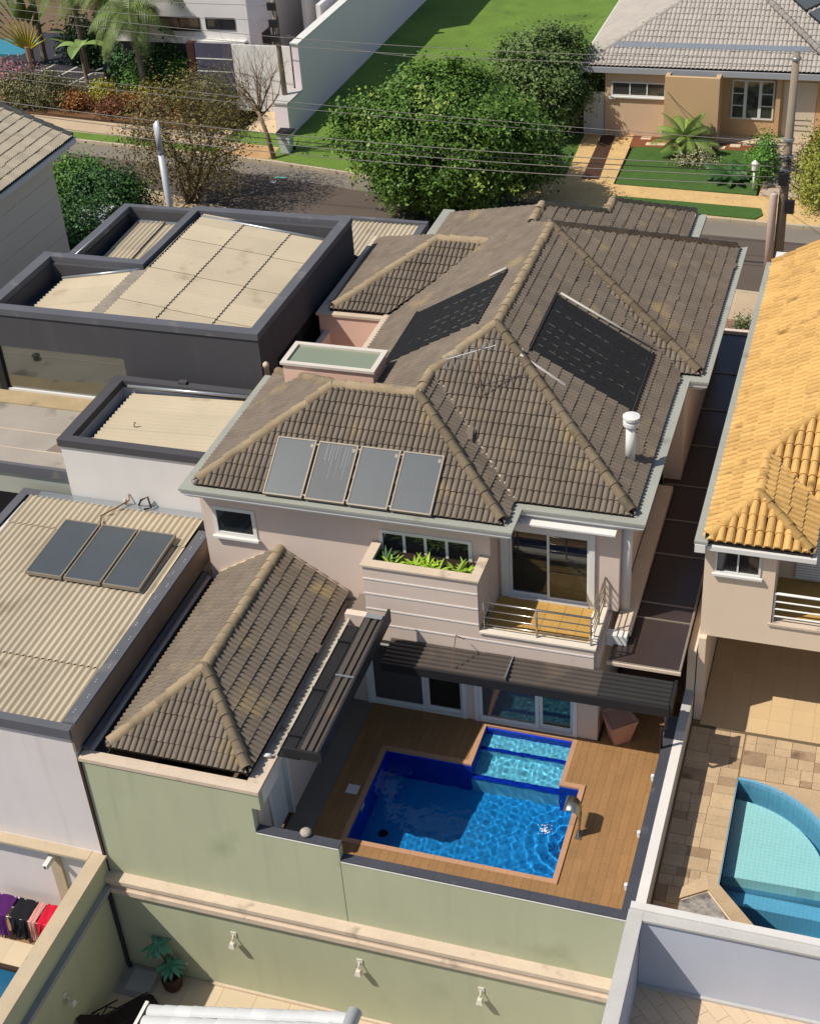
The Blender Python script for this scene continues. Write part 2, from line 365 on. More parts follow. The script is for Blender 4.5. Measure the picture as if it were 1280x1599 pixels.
# ================================================================ MAIN HOUSE
house = thing('pink_house', 'two-storey pink house under the big brown hipped tile roof, behind the blue pool', 'house', (6, 12, 0))
wl = MB()
# ground floor, rear
wall_y(wl, 6.1, 6.3, 4.3, 10.79, 0, 2.9, [(4.72, 7.40, 0, 2.15), (7.62, 10.27, 0, 2.15)])
wl.box(10.59, 10.79, 6.3, 22, 0, 2.9); wl.box(0.25, 0.45, 7.0, 12.2, -0.05, 5.58)
# upper floor, rear: window wall, return, door wall
wall_y(wl, 7.0, 7.2, 0.45, 7.92, 2.5, 5.58, [(0.56, 1.74, 4.18, 5.06), (5.08, 7.46, 3.9, 5.04)])
wl.box(7.72, 7.92, 7.2, 7.69, 2.5, 5.58)
wall_y(wl, 7.69, 7.89, 7.72, 10.95, 2.95, 5.58, [(8.06, 10.34, 2.97, 5.22)])
wl.box(10.75, 10.95, 7.89, 14.5, 2.9, 5.58); wl.box(10.95, 11.45, 14.4, 14.6, 0, 5.58); wl.box(11.25, 11.45, 14.6, 22.2, 0, 5.58)
wl.box(0.25, 0.45, 12.2, 16.3, 0, 5.2); wl.box(0.45, 11.2, 22.2, 22.4, 0, 5.4)
wl.build('wall', m_pink, house)
# room behind the balcony door and the ground-floor doors
rm = MB(); rm.box(8.0, 10.7, 7.95, 11.2, 2.90, 2.94); rm.build('room_floor', m_floorwood, house)
rm = MB(); rm.box(7.95, 10.74, 11.2, 11.3, 2.9, 5.5); rm.box(7.93, 7.97, 7.9, 11.2, 2.9, 5.5); rm.box(4.4, 10.55, 10.0, 10.1, 0, 2.8); rm.box(4.4, 10.55, 6.32, 10, 2.8, 2.88); rm.box(0.5, 7.6, 9.5, 9.6, 2.9, 5.5); rm.box(4.4, 10.55, 6.32, 10, 0.0, 0.03)
rm.build('inner_wall', m_interior, house)
def curtain(x0, x1, y, z0, z1, n=12):
    b = MB(); vs = []; fs = []
    for i in range(n * 2 + 1):
        x = x0 + (x1 - x0) * i / (n * 2); yy = y + 0.035 * math.sin(i * math.pi / 1.7)
        vs += [(x, yy, z0), (x, yy, z1), (x, yy + 0.012, z0), (x, yy + 0.012, z1)]
    for i in range(n * 2):
        a = i * 4; fs += [(a, a + 4, a + 5, a + 1), (a + 3, a + 7, a + 6, a + 2)]
    return b.add(vs, fs).build('curtain', m_curtain, house)
curtain(8.18, 8.42, 8.05, 3.0, 5.15, 6); curtain(9.9, 10.2, 8.05, 3.0, 5.15, 6)
# windows and doors
window(house, 0.56, 1.74, 7.0 - 0.03, 4.18, 5.06, 1, m_white, glass('room_glass', (0.45, 0.55, 0.58), 0.55), 0.10, sill=0.10)
MB().box(0.6, 1.7, 7.13, 7.15, 4.2, 5.05).build('window_fill_panel', mat('pale_blue_fill', '93a5ad', 0.8, 0.05), house)  # pale panel added close behind the glass to lighten the dark window
window(house, 5.08, 7.46, 6.97, 4.0, 5.04, 4, m_white, g_dark, 0.09)
f = MB(); f.box(8.00, 8.20, 7.62, 7.9, 2.97, 5.24); f.box(10.22, 10.36, 7.62, 7.9, 2.97, 5.24); f.box(8.2, 10.22, 7.64, 7.9, 5.08, 5.24); f.box(8.2, 10.22, 7.60, 7.9, 2.97, 3.03); f.box(8.36, 10.22, 7.7, 7.85, 5.0, 5.08)
df = f.build('door_frame', m_white, house)
for x0, x1, y in ((8.2, 9.24, 7.74), (9.16, 10.22, 7.68)):
    s = MB(); s.box(x0, x0 + 0.06, y, y + 0.045, 3.03, 5.08); s.box(x1 - 0.06, x1, y, y + 0.045, 3.03, 5.08); s.box(x0 + 0.06, x1 - 0.06, y, y + 0.045, 5.01, 5.08); s.box(x0 + 0.06, x1 - 0.06, y, y + 0.045, 3.03, 3.10)
    so_ = s.build('sliding_door', m_white, house); MB().box(x0 + 0.06, x1 - 0.06, y + 0.018, y + 0.026, 3.10, 5.01).build('pane', g_win, so_)
def glass_door(xs, gms, z1=2.15, y=6.12):
    f = MB(); f.box(xs[0] - 0.1, xs[0], y - 0.05, y + 0.15, 0, z1); f.box(xs[-1], xs[-1] + 0.1, y - 0.05, y + 0.15, 0, z1); f.box(xs[0], xs[-1], y - 0.04, y + 0.15, z1 - 0.08, z1); f.box(xs[0], xs[-1], y - 0.04, y + 0.15, 0.004, 0.05)
    f.build('door_frame', m_white, house)
    for i, (a, b) in enumerate(zip(xs, xs[1:])):
        yy = y + 0.02 + 0.05 * (i % 2); s = MB()
        s.box(a, a + 0.09, yy, yy + 0.045, 0.05, z1 - 0.08); s.box(b - 0.09, b, yy, yy + 0.045, 0.05, z1 - 0.08); s.box(a + 0.09, b - 0.09, yy, yy + 0.045, 0.05, 0.16); s.box(a + 0.09, b - 0.09, yy, yy + 0.045, z1 - 0.17, z1 - 0.08)
        so_ = s.build('glazed_door', m_white, house); MB().box(a + 0.09, b - 0.09, yy + 0.018, yy + 0.026, 0.16, z1 - 0.17).build('pane', gms[i], so_)
glass_door([4.82, 6.30, 7.30], [g_grey, g_win]); glass_door([7.72, 9.28, 10.17], [g_grey, g_teal])
# balcony and planter box
b = MB(); b.box(4.95, 10.69, 6.0, 6.14, 2.32, 3.06); b.box(4.95, 7.85, 6.0, 6.14, 3.06, 4.62); b.box(10.55, 10.69, 6.14, 7.69, 2.32, 3.06); b.box(7.71, 7.85, 6.14, 7.0, 3.06, 4.62); b.box(4.95, 5.09, 6.14, 7.0, 2.32, 4.62)
b.box(5.09, 7.71, 6.14, 7.0, 3.9, 4.3); b.box(5.09, 10.55, 6.14, 7.0, 2.36, 2.6)
b.build('balcony', m_pink, house)
b = MB(); b.box(4.90, 7.90, 5.95, 6.22, 4.62, 4.67); b.box(7.66, 7.90, 6.22, 6.99, 4.62, 4.67); b.box(4.90, 5.14, 6.22, 6.99, 4.62, 4.67); b.build('planter_cap', m_stone, house)
b = MB(); b.box(7.86, 10.74, 5.95, 6.2, 3.06, 3.11); b.box(10.50, 10.74, 6.2, 7.69, 3.06, 3.11); b.build('balcony_cap', mat('pale_sill_stone', 'd8ccba', 0.7, 0.06), house)
m_bt = mat('yellow_balcony_tile', 'b8914f', 0.6, 0.14, 2.0, 16, 0.10, 0.05, tile=0.08)
for i in range(6):
    for j in range(3):
        MB().box(7.93 + i * 0.435, 7.93 + i * 0.435 + 0.427, 6.21 + j * 0.47, 6.21 + j * 0.47 + 0.462, 2.9, 2.965).build('floor_tile', m_bt, house)
MB().box(7.85, 10.55, 6.14, 7.69, 2.7, 2.945).build('balcony_slab', m_stone, house)
m_stripe = mat('white_stripe', 'e0d8d0', 0.7, 0.03)
for z, x1 in ((4.24, 7.86), (3.78, 7.86), (3.30, 7.86), (2.83, 10.70)):
    s = MB(); s.box(4.94, x1, 5.985, 5.9985, z - 0.02, z + 0.02)
    if x1 > 8: s.box(10.6915, 10.70, 5.985, 7.69, z - 0.02, z + 0.02)
    else: s.box(7.8515, 7.86, 5.985, 7.0, z - 0.02, z + 0.02)
    s.build('stripe', m_stripe, house)
# balcony railing
rail = MB().box(7.93, 7.94, 6.08, 6.09, 3.11, 3.12).build('railing', m_steel, house)
posts = [(7.96, 6.08), (9.28, 6.08), (10.60, 6.08), (10.62, 6.9), (10.62, 7.6)]
for x, y in posts: MB().tube([(x, y, 3.11), (x, y, 3.98)], 0.025, 8).build('post', m_steel, rail, True)
for k, z in enumerate((3.96, 3.72, 3.50, 3.28)):
    r = 0.028 if k == 0 else 0.016
    MB().tube([(7.94, 6.08, z), (10.62, 6.08, z)], r, 8).build('rail', m_steel, rail, True); MB().tube([(10.62, 6.08, z), (10.62, 7.68, z)], r, 8).build('rail', m_steel, rail, True)
# eave gutters: moulded white fascia under a flat grey slab
g = MB()
eave = [(0.02, 12.2), (0.02, 6.42), (8.62, 6.42), (8.62, 7.42), (11.58, 7.42), (11.58, 14.2), (12.08, 14.2), (12.08, 22.8)]
inner = [(0.34, 12.2), (0.34, 6.82), (8.22, 6.82), (8.22, 7.82), (11.20, 7.82), (11.20, 14.58), (11.72, 14.58), (11.72, 22.6)]
for i in range(len(eave) - 1):
    a, b_ = eave[i], eave[i + 1]; c, d = inner[i], inner[i + 1]
    g.prism([(*a, 5.82), (*b_, 5.82), (*d, 5.82), (*c, 5.82)], (0, 0, 0.06))
    k = lambda p, q, t: (p[0] + (q[0] - p[0]) * t, p[1] + (q[1] - p[1]) * t)
g.build('gutter_slab', m_gutter, house)
fa = MB()
for lev, (z0, z1, t) in enumerate(((5.70, 5.818, 0.10), (5.62, 5.698, 0.28), (5.55, 5.618, 0.46))):
    for i in range(len(eave) - 1):
        if i == 0 and lev > 0: continue
        q = [k(p, n_, t) for p, n_ in ((eave[i], inner[i]), (eave[i + 1], inner[i + 1]))]
        fa.prism([(*q[0], z0), (*q[1], z0), (*inner[i + 1], z0), (*inner[i], z0)], (0, 0, z1 - z0))
fa.box(8.22, 10.9, 7.3, 7.8, 5.5, 5.548); fa.box(0.4, 8.2, 6.85, 7.1, 5.5, 5.548)
fa.build('fascia', m_white, house)
MB().box(11.16, 11.2, 7.86, 14.5, 5.88, 5.93).build('gutter_lip', m_joint, house)
# ledge and round column on the side wall
MB().box(10.96, 11.36, 7.2, 13.6, 2.62, 2.82).build('ledge', m_stone, house)
MB().box(10.80, 11.30, 6.95, 7.19, 2.45, 2.78).build('ledge_end', m_white, house)
MB().lathe([(0.14, 2.82), (0.14, 5.55)], 16, (11.05, 8.05, 0)).build('column', m_white, house, True)

# main roof faces
rf = Roof(roman_tile())
A1 = (3.3, 9.35, 7.59); P1 = (5.53, 9.35, 7.59); P2 = (5.53, 10.45, 7.59); AP = (6.92, 11.8, 8.4); RN = (6.92, 17.9, 8.4)
T = RN
ze = 5.9
rf.face([(0.34, 6.65, ze), (8.35, 6.65, ze), P1, A1])                                   # rear slope of the low wing
rf.face([(8.35, 7.65, ze), (11.25, 7.65, ze), AP, P2])                                  # rear slope of the high wing
rf.face([(8.35, 6.65, ze), (8.35, 7.65, ze), P2, P1])                                   # small slope between hip and valley
rf.face([(11.25, 7.65, ze), (11.25, 14.5, ze), RN, AP])                  # east slope
rf.face([(11.82, 14.5, ze), (11.82, 22.6, ze), RN], eave=(11.82, 14.5, ze))          # front-east slope
rf.face([(11.25, 14.5, ze), (11.82, 14.5, ze), T])                                      # sliver beside the valley
rf.face([(0.34, 6.65, ze), A1, (0.34, 12.3, ze)])                                       # west slope of the low wing
bw = lambda x: 8.4 - 0.58 * (6.92 - x)
ew = (1.8, 12.5, bw(1.8))
rf.face([P1, (5.53, 20.78, bw(5.53)), (1.8, 24.6, bw(1.8)), (2.35, 12.5, bw(2.35))], eave=ew)   # long west slope
rf.face([P2, AP, RN, (6.1, 19.0, bw(6.1)), (5.53, 19.0, bw(5.53))], eave=ew)
rf.face([(6.1, 19.0, bw(6.1)), (6.1, 20.2, bw(6.1)), (5.53, 20.78, bw(5.53)), (5.53, 19.0, bw(5.53))], eave=ew)
rf.face([A1, P1, (2.35, 12.5, bw(2.35)), (0.6, 12.2, 5.95)], singles=False)             # hidden north slope
# front block
dz = lambda x: 7.95 - 0.5 * (x - 6.1)
rf.face([(6.1, 18.9, dz(6.1)), (6.1, 20.2, dz(6.1)), (7.78, 21.8, dz(7.78)), (10.1, 22.0, dz(10.1)), (9.5, 20.4, dz(9.5))], singles=False)
rf.face([(7.78, 21.0, dz(7.78)), (7.78, 22.75, dz(7.78)), (10.12, 24.95, dz(10.12)), (10.15, 21.5, dz(10.15))], singles=False)
# west annex roof
rf.face([(0.42, 16.35, 5.84), (2.3, 16.35, 5.84), (4.7, 19.15, 7.1), (3.1, 19.15, 7.1)])
rf.face([(0.42, 16.35, 5.84), (3.1, 19.15, 7.1), (2.9, 19.5, 7.006), (0.25, 21.6, 5.76)])
# clipping of faces that overlap is avoided: each is its own plane
roof = rf.build(house, m_tile, m_under, 300)
hip = [((8.30, 6.75, 5.98), P1), ((0.45, 6.78, 5.98), A1), (A1, P1), (P1, P2), (P2, AP), ((11.2, 7.75, 5.98), AP), (AP, RN), ((11.75, 14.6, 5.97), T), ((11.72, 22.5, 5.98), RN), ((0.45, 12.2, 6.0), A1),
       ((6.1, 18.9, dz(6.1)), (6.1, 20.25, dz(6.1))), ((7.75, 21.8, dz(7.75)), (6.1, 20.2, dz(6.1))), ((7.78, 21.75, dz(7.78)), (7.78, 22.8, dz(7.78))), ((10.1, 24.95, dz(10.1)), (7.78, 22.75, dz(7.78))),
       ((0.55, 16.45, 5.9), (3.1, 19.15, 7.1)), ((3.1, 19.15, 7.1), (4.6, 19.15, 7.1))]
ridge_caps(roof, m_cap, hip)
# valley flashings
def flash(a, b, w_, m): 
    a = Vector(a); b = Vector(b); t = (b - a).normalized(); x = t.cross(Vector((0, 0, 1))).normalized() * w_ / 2
    q = MB().add([tuple(p) for p in (a - x, a + x, b + x, b - x)] + [tuple(p + Vector((0, 0, 0.03))) for p in (a - x, a + x, b + x, b - x)], [(3, 2, 1, 0), (4, 5, 6, 7), (0, 1, 5, 4), (1, 2, 6, 5), (2, 3, 7, 6), (3, 0, 4, 7)])
    return q.build('valley_flashing', m, roof)
flash((8.40, 7.60, 5.93), (5.56, 10.42, 7.62), 0.12, m_stone); flash((11.2, 14.55, 5.96), (7.0, 17.85, 8.40), 0.14, m_zinc); flash((2.3, 16.4, 5.85), (4.7, 19.15, 7.14), 0.12, m_joint)
# west annex walls and its parapet strips
b = MB(); wall_y(b, 16.2, 16.36, 0.12, 2.35, 3.2, 5.72, [(1.05, 1.75, 4.1, 4.62)]); b.box(0.12, 0.28, 16.36, 21.6, 0, 5.72); b.build('wall', m_pink2, house)
window(house, 1.05, 1.75, 16.22, 4.1, 4.62, 2, m_dark, g_teal, 0.04)
b = MB(); b.box(0.05, 0.42, 16.15, 21.7, 5.72, 5.80); b.box(0.42, 2.2, 16.15, 16.36, 5.72, 5.80); b.build('annex_coping', m_stone, house)
MB().box(2.18, 2.42, 12.3, 16.6, 5.66, 5.86).build('west_gutter', m_stone, house); MB().box(1.55, 1.95, 21.5, 24.7, 5.36, 5.56).build('west_gutter', m_gutter, house); MB().box(10.15, 10.5, 22.4, 25.0, 5.75, 5.88).build('front_gutter', m_gutter, house)
b = MB(); b.box(2.2, 2.4, 12.3, 16.3, 2.5, 5.66); b.box(1.7, 1.9, 21.6, 24.5, 0, 5.36); b.box(9.8, 10.0, 22.4, 24.8, 0, 5.6); b.box(1.7, 10.0, 24.5, 24.7, 0, 5.3); b.build('wall', m_pink2, house)
# rooflight box
b = MB(); b.box(1.22, 3.76, 10.9, 10.98, 6.0, 7.1); b.box(1.22, 3.76, 11.9, 11.98, 5.7, 7.1); b.box(1.22, 1.30, 10.98, 11.9, 5.7, 7.1); b.box(3.68, 3.76, 10.98, 11.9, 6.0, 7.1)
sk = b.build('rooflight_box', m_pink2, house)
b = MB(); b.box(1.16, 3.82, 10.84, 10.98, 7.1, 7.17); b.box(1.16, 3.82, 11.9, 12.04, 7.1, 7.17); b.box(1.16, 1.30, 10.98, 11.9, 7.1, 7.17); b.box(3.68, 3.82, 10.98, 11.9, 7.1, 7.17); b.build('rooflight_rim', mat('beige_rim', 'cdc3b6', 0.8, 0.08), sk)
MB().box(1.30, 3.68, 10.98, 11.9, 7.08, 7.11).build('pane', g_green, sk)
MB().box(1.30, 3.68, 10.98, 11.9, 6.2, 6.25).build('rooflight_well', mat('pale_green_well', 'a9b18b', 0.9), sk)
b = MB(); b.prism([(0.9, 10.80, 6.17), (3.9, 10.80, 6.72), (3.9, 10.90, 6.72), (0.9, 10.90, 6.17)], (0, 0, 0.05)); b.build('rooflight_flashing', m_zinc, sk)

# things on the roof
NAS = Vector((0, -0.6145 * 1, 1)).normalized()
def on_AS(x, y): return 5.9 + (1.69 / 2.70) * (y - 6.65)
for i, (x0, lab) in enumerate(((2.28, 'plain grey solar collector at the west end of the four on the brown roof'), (3.38, 'solar collector with white streaks running down its glass'), (4.48, 'grey solar collector beside the streaked one, on the pool heater side'), (5.58, 'grey solar collector at the east end of the four, nearest the balcony'))):
    p = thing('solar_collector', lab, 'solar panel', (x0, 6.58, on_AS(x0, 6.58) + 0.08), 'solar collectors in a row on the brown tile roof')
    u = Vector((1, 0, 0)); v = Vector((0, 1.33, 0.83)).normalized(); n = u.cross(v); O = Vector(p.location)
    def slab(a, b_, c, d, h0, h1): 
        return MB().prism([tuple(O + u * s_ + v * t_ + n * h0) for s_, t_ in ((a, c), (b_, c), (b_, d), (a, d))], tuple(n * (h1 - h0)))
    W_, H_ = 1.03, 1.58; fr = MB()
    for q in ((0, W_, 0, 0.035), (0, W_, H_ - 0.035, H_), (0, 0.035, 0.035, H_ - 0.035), (W_ - 0.035, W_, 0.035, H_ - 0.035)): s_ = slab(*q, 0, 0.09); fr.add(s_.v, s_.f)
    s_ = slab(0.035, W_ - 0.035, 0.035, H_ - 0.035, 0.0, 0.02); fr.add(s_.v, s_.f); fr.build('frame', m_alu, p)
    mm = m_collector if i != 1 else mat('streaked_absorber', '4c4e50', 0.5, 0.08, 1.5, 8, 0.05, 0, spec=0.4)
    slab(0.035, W_ - 0.035, 0.035, H_ - 0.035, 0.06, 0.075).build('absorber', mm, p)
    if i == 1:
        for k in range(8):
            a = 0.25 + k * 0.09 + random.uniform(-0.02, 0.02); l = random.uniform(0.35, 0.9)
            slab(a, a + random.uniform(0.008, 0.022), H_ - 0.1 - l, H_ - 0.06, 0.0755, 0.077).build('lime_streak', mat('lime_scale', '86878a', 0.8), p)
    slab(0.90, 0.97, H_ - 0.20, H_ - 0.11, 0.0765, 0.079).build('plate', m_alu, p)
    if i < 3:
        for t_ in (0.1, 1.48): slab(W_, W_ + 0.07, t_ - 0.02, t_ + 0.02, 0.03, 0.07).build('pipe_link', m_alu, p)
def heater(lab, O, u, v, wid, leng, n_):
    p = thing('pool_heater_mat', lab, 'pool heater', O, None); O = Vector(O); u = Vector(u).normalized(); v = Vector(v).normalized(); n = u.cross(v); n = n if n.z > 0 else -n
    st = leng / n_
    for i in range(n_):
        b = MB()
        b.prism([tuple(O + u * s_ + v * t_ + n * 0.09) for s_, t_ in ((0.08, i * st + 0.015), (wid - 0.08, i * st + 0.015), (wid - 0.08, (i + 1) * st - 0.015), (0.08, (i + 1) * st - 0.015))], tuple(n * 0.025))
        for k in range(5): b.prism([tuple(O + u * s_ + v * t_ + n * 0.112) for s_, t_ in ((0.08, i * st + 0.03 + k * st / 5.6), (wid - 0.08, i * st + 0.03 + k * st / 5.6), (wid - 0.08, i * st + 0.055 + k * st / 5.6), (0.08, i * st + 0.055 + k * st / 5.6))], tuple(n * 0.018))
        b.build('strip', m_rubber, p)
        if i in (1, 3, 4, 6):
            for k in range(6):
                a = 0.2 + k * (wid - 0.4) / 9 + random.uniform(-.03, .03)
                MB().prism([tuple(O + u * s_ + v * t_ + n * 0.116) for s_, t_ in ((a, i * st - 0.012), (a + random.uniform(.08, .24), i * st - 0.012), (a + 0.16, i * st - 0.002), (a, i * st - 0.002))], tuple(n * 0.012)).build('clip', mat('dull_clip', '77756f', 0.8, 0.1), p)
    for a in (0.04, wid - 0.04): MB().tube([tuple(O + u * a + v * (-0.05) + n * 0.11), tuple(O + u * a + v * (leng + 0.05) + n * 0.11)], 0.035, 8).build('header_pipe', m_rubber, p, True)
    return p
ue = Vector((4.33, 0, -2.5)); heater('black pool heating mat on the sunny east slope, beside the white flue', (7.78, 11.45, 8.4 - 0.577 * (7.78 - 6.92)), ue, (0, 1, 0), 3.15, 3.05, 8)
heater('black pool heating mat on the west slope behind the rooflight', (6.36, 12.25, bw(6.36)), (-1, 0, -0.58), (0, 1, 0), 3.2, 3.05, 8)
m_pvc = mat('white_pvc', 'b9b3a9', 0.45, 0.04)
be = lambda x: 8.4 - 0.577 * (x - 6.92)
tag(MB().tube([(7.75, 11.2, be(7.75) + 0.16), (7.75, 10.95, be(7.75) + 0.14), (8.9, 10.85, be(8.9) + 0.13), (8.95, 10.85, be(8.95) + 0.02)], 0.035, 8).build('feed_pipe', m_pvc, None, True), 'white plastic pipe running below the east heating mat', 'pipe')
tag(MB().tube([(7.95, 14.6, be(7.95) + 0.17), (10.5, 14.72, be(10.5) + 0.17)], 0.035, 8).build('return_pipe', m_pvc, None, True), 'long white pipe along the upper edge of the east heating mat', 'pipe')
tag(MB().tube([(6.25, 15.42, bw(6.25) + 0.17), (5.75, 15.42, bw(5.75) + 0.17)], 0.045, 8).build('stub_pipe', m_pvc, None, True), 'short white pipe end at the top of the west heating mat', 'pipe')
fl = thing('flue', 'white round flue pipe with a flat cap on the east slope', 'chimney', (10.8, 9.65, be(10.8)))
MB().lathe([(0.125, -0.1), (0.125, 1.02)], 18, (10.8, 9.65, be(10.8))).build('pipe', m_white, fl, True)
MB().lathe([(0.13, 1.02), (0.20, 1.03), (0.20, 1.12), (0.14, 1.13), (0.14, 1.20), (0.21, 1.21), (0.21, 1.27), (0.05, 1.30)], 18, (10.8, 9.65, be(10.8))).build('cap', m_white, fl)
MB().box(10.55, 11.05, 9.5, 9.95, be(11.05) + 0.03, be(11.05) + 0.06).build('flashing', m_zinc, fl)
an = thing('television_antenna', 'thin leaning television antenna above the rear hip', 'antenna', (7.0, 10.0, 7.3))
m_rust = mat('rusty_pipe', '7a5a44', 0.7, 0.2)
MB().tube([(7.02, 9.9, 7.2), (6.92, 9.9, 9.0)], 0.016, 6).build('mast', m_rust, an)
MB().tube([(6.2, 9.7, 8.45), (7.35, 10.1, 8.75)], 0.014, 6).build('boom', m_zinc, an)
for k in range(8):
    t = k / 7; p = Vector((6.2, 9.7, 8.45)).lerp(Vector((7.35, 10.1, 8.75)), t); l = 0.42 - 0.2 * t
    MB().tube([tuple(p + Vector((-0.3 * l, l, 0.05))), tuple(p - Vector((-0.3 * l, l, 0.05)))], 0.009, 5).build('element', m_zinc, an)
vt = MB(); vt.add([(6.8, 8.7, 6.65), (7.1, 8.7, 6.65), (7.06, 9.05, 6.92), (6.84, 9.05, 6.92), (6.84, 8.72, 6.85), (7.06, 8.72, 6.85), (7.0, 9.1, 6.97), (6.9, 9.1, 6.97)], [(0, 1, 5, 4), (1, 2, 6, 5), (2, 3, 7, 6), (3, 0, 4, 7), (4, 5, 6, 7)])
vt.build('vent_tile', m_tile, roof)
# ================================================================ REAR WING (tiled outbuilding) AND ITS AWNING
wing = thing('tiled_outbuilding', 'single-storey tiled outbuilding with a steep brown hip roof on top of the green wall', 'outbuilding', (2.3, 3.5, 0))
MB().box(-0.04, 0.2, 0.3, 7.0, 0, 2.7).build('wall', m_pink, wing); b = MB(); wall_x(b, 4.02, 4.2, 0.26, 6.95, 0, 2.62, [(0.9, 2.0, 0, 2.1), (3.0, 5.2, 0.9, 2.1)]); b.build('wall', m_pink, wing)
b = MB(); b.box(3.96, 4.06, 0.9, 0.98, 0, 2.1); b.box(3.96, 4.24, 1.92, 2.0, 0, 2.1); b.box(3.98, 4.23, 0.98, 1.92, 2.02, 2.1); b.box(4.21, 4.25, 0.82, 0.9, 0, 2.18); b.build('door_frame', m_white, wing)
MB().box(4.06, 4.10, 0.98, 1.92, 0.02, 2.02).build('door', m_white, wing); MB().box(4.08, 4.12, 3.0, 5.2, 0.9, 2.1).build('pane', g_dark, wing)
b = MB(); b.box(-0.02, 4.44, -0.03, 0.27, 2.62, 2.72); b.box(4.06, 4.44, 0.27, 1.15, 2.62, 2.72); b.build('coping', m_stone, wing)
b = MB(); b.box(4.205, 4.42, 0.203, 1.1, 2.14, 2.618); b.build('edge_beam', m_white, wing); MB().box(4.205, 4.42, 1.1, 6.9, 2.40, 2.618).build('edge_beam', m_white, wing)
b = MB(); b.box(4.14, 4.42, 1.15, 6.95, 2.62, 2.67); b.box(4.38, 4.43, 1.15, 6.95, 2.67, 2.76); b.build('gutter', mat('dirty_white_gutter', 'b5ab9b', 0.8, 0.12, 1.5, 20, 0.1, 0.1, stain='6a5c48', stain_at=0.52, stain_scale=3.5), wing)
b = MB(); b.box(-0.06, 0.02, 0.28, 6.95, 2.62, 2.86); b.box(0.02, 0.56, 0.28, 6.95, 2.60, 2.66); b.build('valley_gutter', m_dark, wing)
wr = Roof(roman_tile()); zr = 3.98; R0 = (2.33, 2.3, zr); R1 = (2.33, 6.98, zr); zw = 2.86
wr.face([(4.08, 0.33, zw), (4.08, 6.98, zw), R1, R0], eave=(4.08, 0.33, zw)); wr.face([(0.55, 0.33, zw), (4.08, 0.33, zw), R0], eave=(0.55, 0.33, zw)); wr.face([(0.55, 0.33, zw), R0, R1, (0.55, 6.98, zw)], eave=(0.55, 6.98, zw))
wroof = wr.build(wing, m_tile, m_under, 300)
ridge_caps(wroof, m_cap, [((0.62, 0.42, zw + 0.07), R0), ((4.02, 0.42, zw + 0.07), R0), (R0, R1)], L=0.36, r=0.135)
b = MB(); 
b.prism([(4.1, 6.94, 2.88), (2.33, 6.94, 4.0), (2.33, 6.94, 4.06), (4.1, 6.94, 2.94)], (0, 0.055, 0)); b.prism([(0.5, 6.94, 2.88), (2.33, 6.94, 4.0), (2.33, 6.94, 4.06), (0.5, 6.94, 2.94)], (0, 0.055, 0)); b.build('wall_flashing', m_stone, wing)
tag(MB().tube([(4.15, 1.02, 2.80), (4.33, 1.06, 2.80)], 0.05, 8).build('pipe_stub', m_white, None, True), 'short white pipe stub lying on the corner of the outbuilding gutter', 'pipe')

def ribbed(mb, o, u, v, wid, leng, pitch, amp, th=0.012):
    "ribbed roofing sheet: ribs run along v"
    o = Vector(o); u = Vector(u).normalized(); v = Vector(v).normalized(); n = u.cross(v); n = n if n.z > 0 else -n
    k = max(1, round(wid / pitch)); pr = []
    for i in range(k): pr += [(i * pitch, 0), (i * pitch + pitch * .30, 0), (i * pitch + pitch * .42, amp), (i * pitch + pitch * .88, amp)]
    pr.append((wid, 0)); vs = []
    for a, h in pr:
        for q in (0, leng):
            for t in (0, -th): vs.append(tuple(o + u * a + v * q + n * (h + t)))
    fs = []
    for i in range(len(pr) - 1):
        a = i * 4; c = a + 4; fs += [(a, c, c + 2, a + 2), (a + 1, a + 3, c + 3, c + 1), (a, a + 1, c + 1, c), (a + 2, c + 2, c + 3, a + 3)]
    return mb.add(vs, fs)
def tilt(mb):
    mb.v = [(x + 0.045 * (y - 1.12), y, z + 0.115 * (y - 1.12)) for x, y, z in mb.v]; return mb
aw = thing('side_awning', 'dark ribbed awning running along the outbuilding gutter beside the deck', 'awning', (5.0, 3.5, 3.0))
for i, (y0, y1) in enumerate(((1.2, 3.5), (3.45, 5.5))): tilt(ribbed(MB(), (4.95, y0, 2.95 + 0.02 * i), (1, 0, 0.05), (0, 1, 0), 0.54, y1 - y0, 0.18, 0.055)).build('ribbed_sheet', m_blacksheet, aw)
tilt(MB().box(5.47, 5.53, 1.12, 5.62, 2.80, 3.18)).build('edge_beam', m_dark, aw); tilt(MB().box(4.6, 5.47, 1.12, 1.18, 2.78, 3.04)).build('end_beam', m_dark, aw)
MB().box(4.432, 4.74, 1.18, 5.9, 2.68, 2.72).build('gutter', m_dark, aw); MB().prism([(4.90, 1.18, 2.70), (5.10, 5.5, 2.70), (5.10, 5.5, 3.45), (4.90, 1.18, 2.96)], (0.07, 0, 0)).build('upstand', m_dark, aw); MB().prism([(4.74, 1.18, 2.68), (4.97, 1.18, 2.68), (5.17, 5.5, 2.68), (4.74, 5.9, 2.68)], (0, 0, 0.02)).build('trough', m_dark, aw)
for y in (1.8, 3.4, 5.2): MB().box(4.43, 5.47, y, y + 0.06, 2.74, 2.80).build('bracket', m_dark, aw)
tilt(MB().box(4.95, 5.47, 3.44, 3.47, 3.02, 3.055)).build('joint_strip', m_zinc, aw); tilt(MB().box(4.97, 5.4, 5.34, 5.48, 3.06, 3.08)).build('flashing', m_zinc, aw)
aw2 = thing('house_awning', 'long black ribbed awning under the balcony, above the glazed doors', 'awning', (9, 5.3, 2.3))
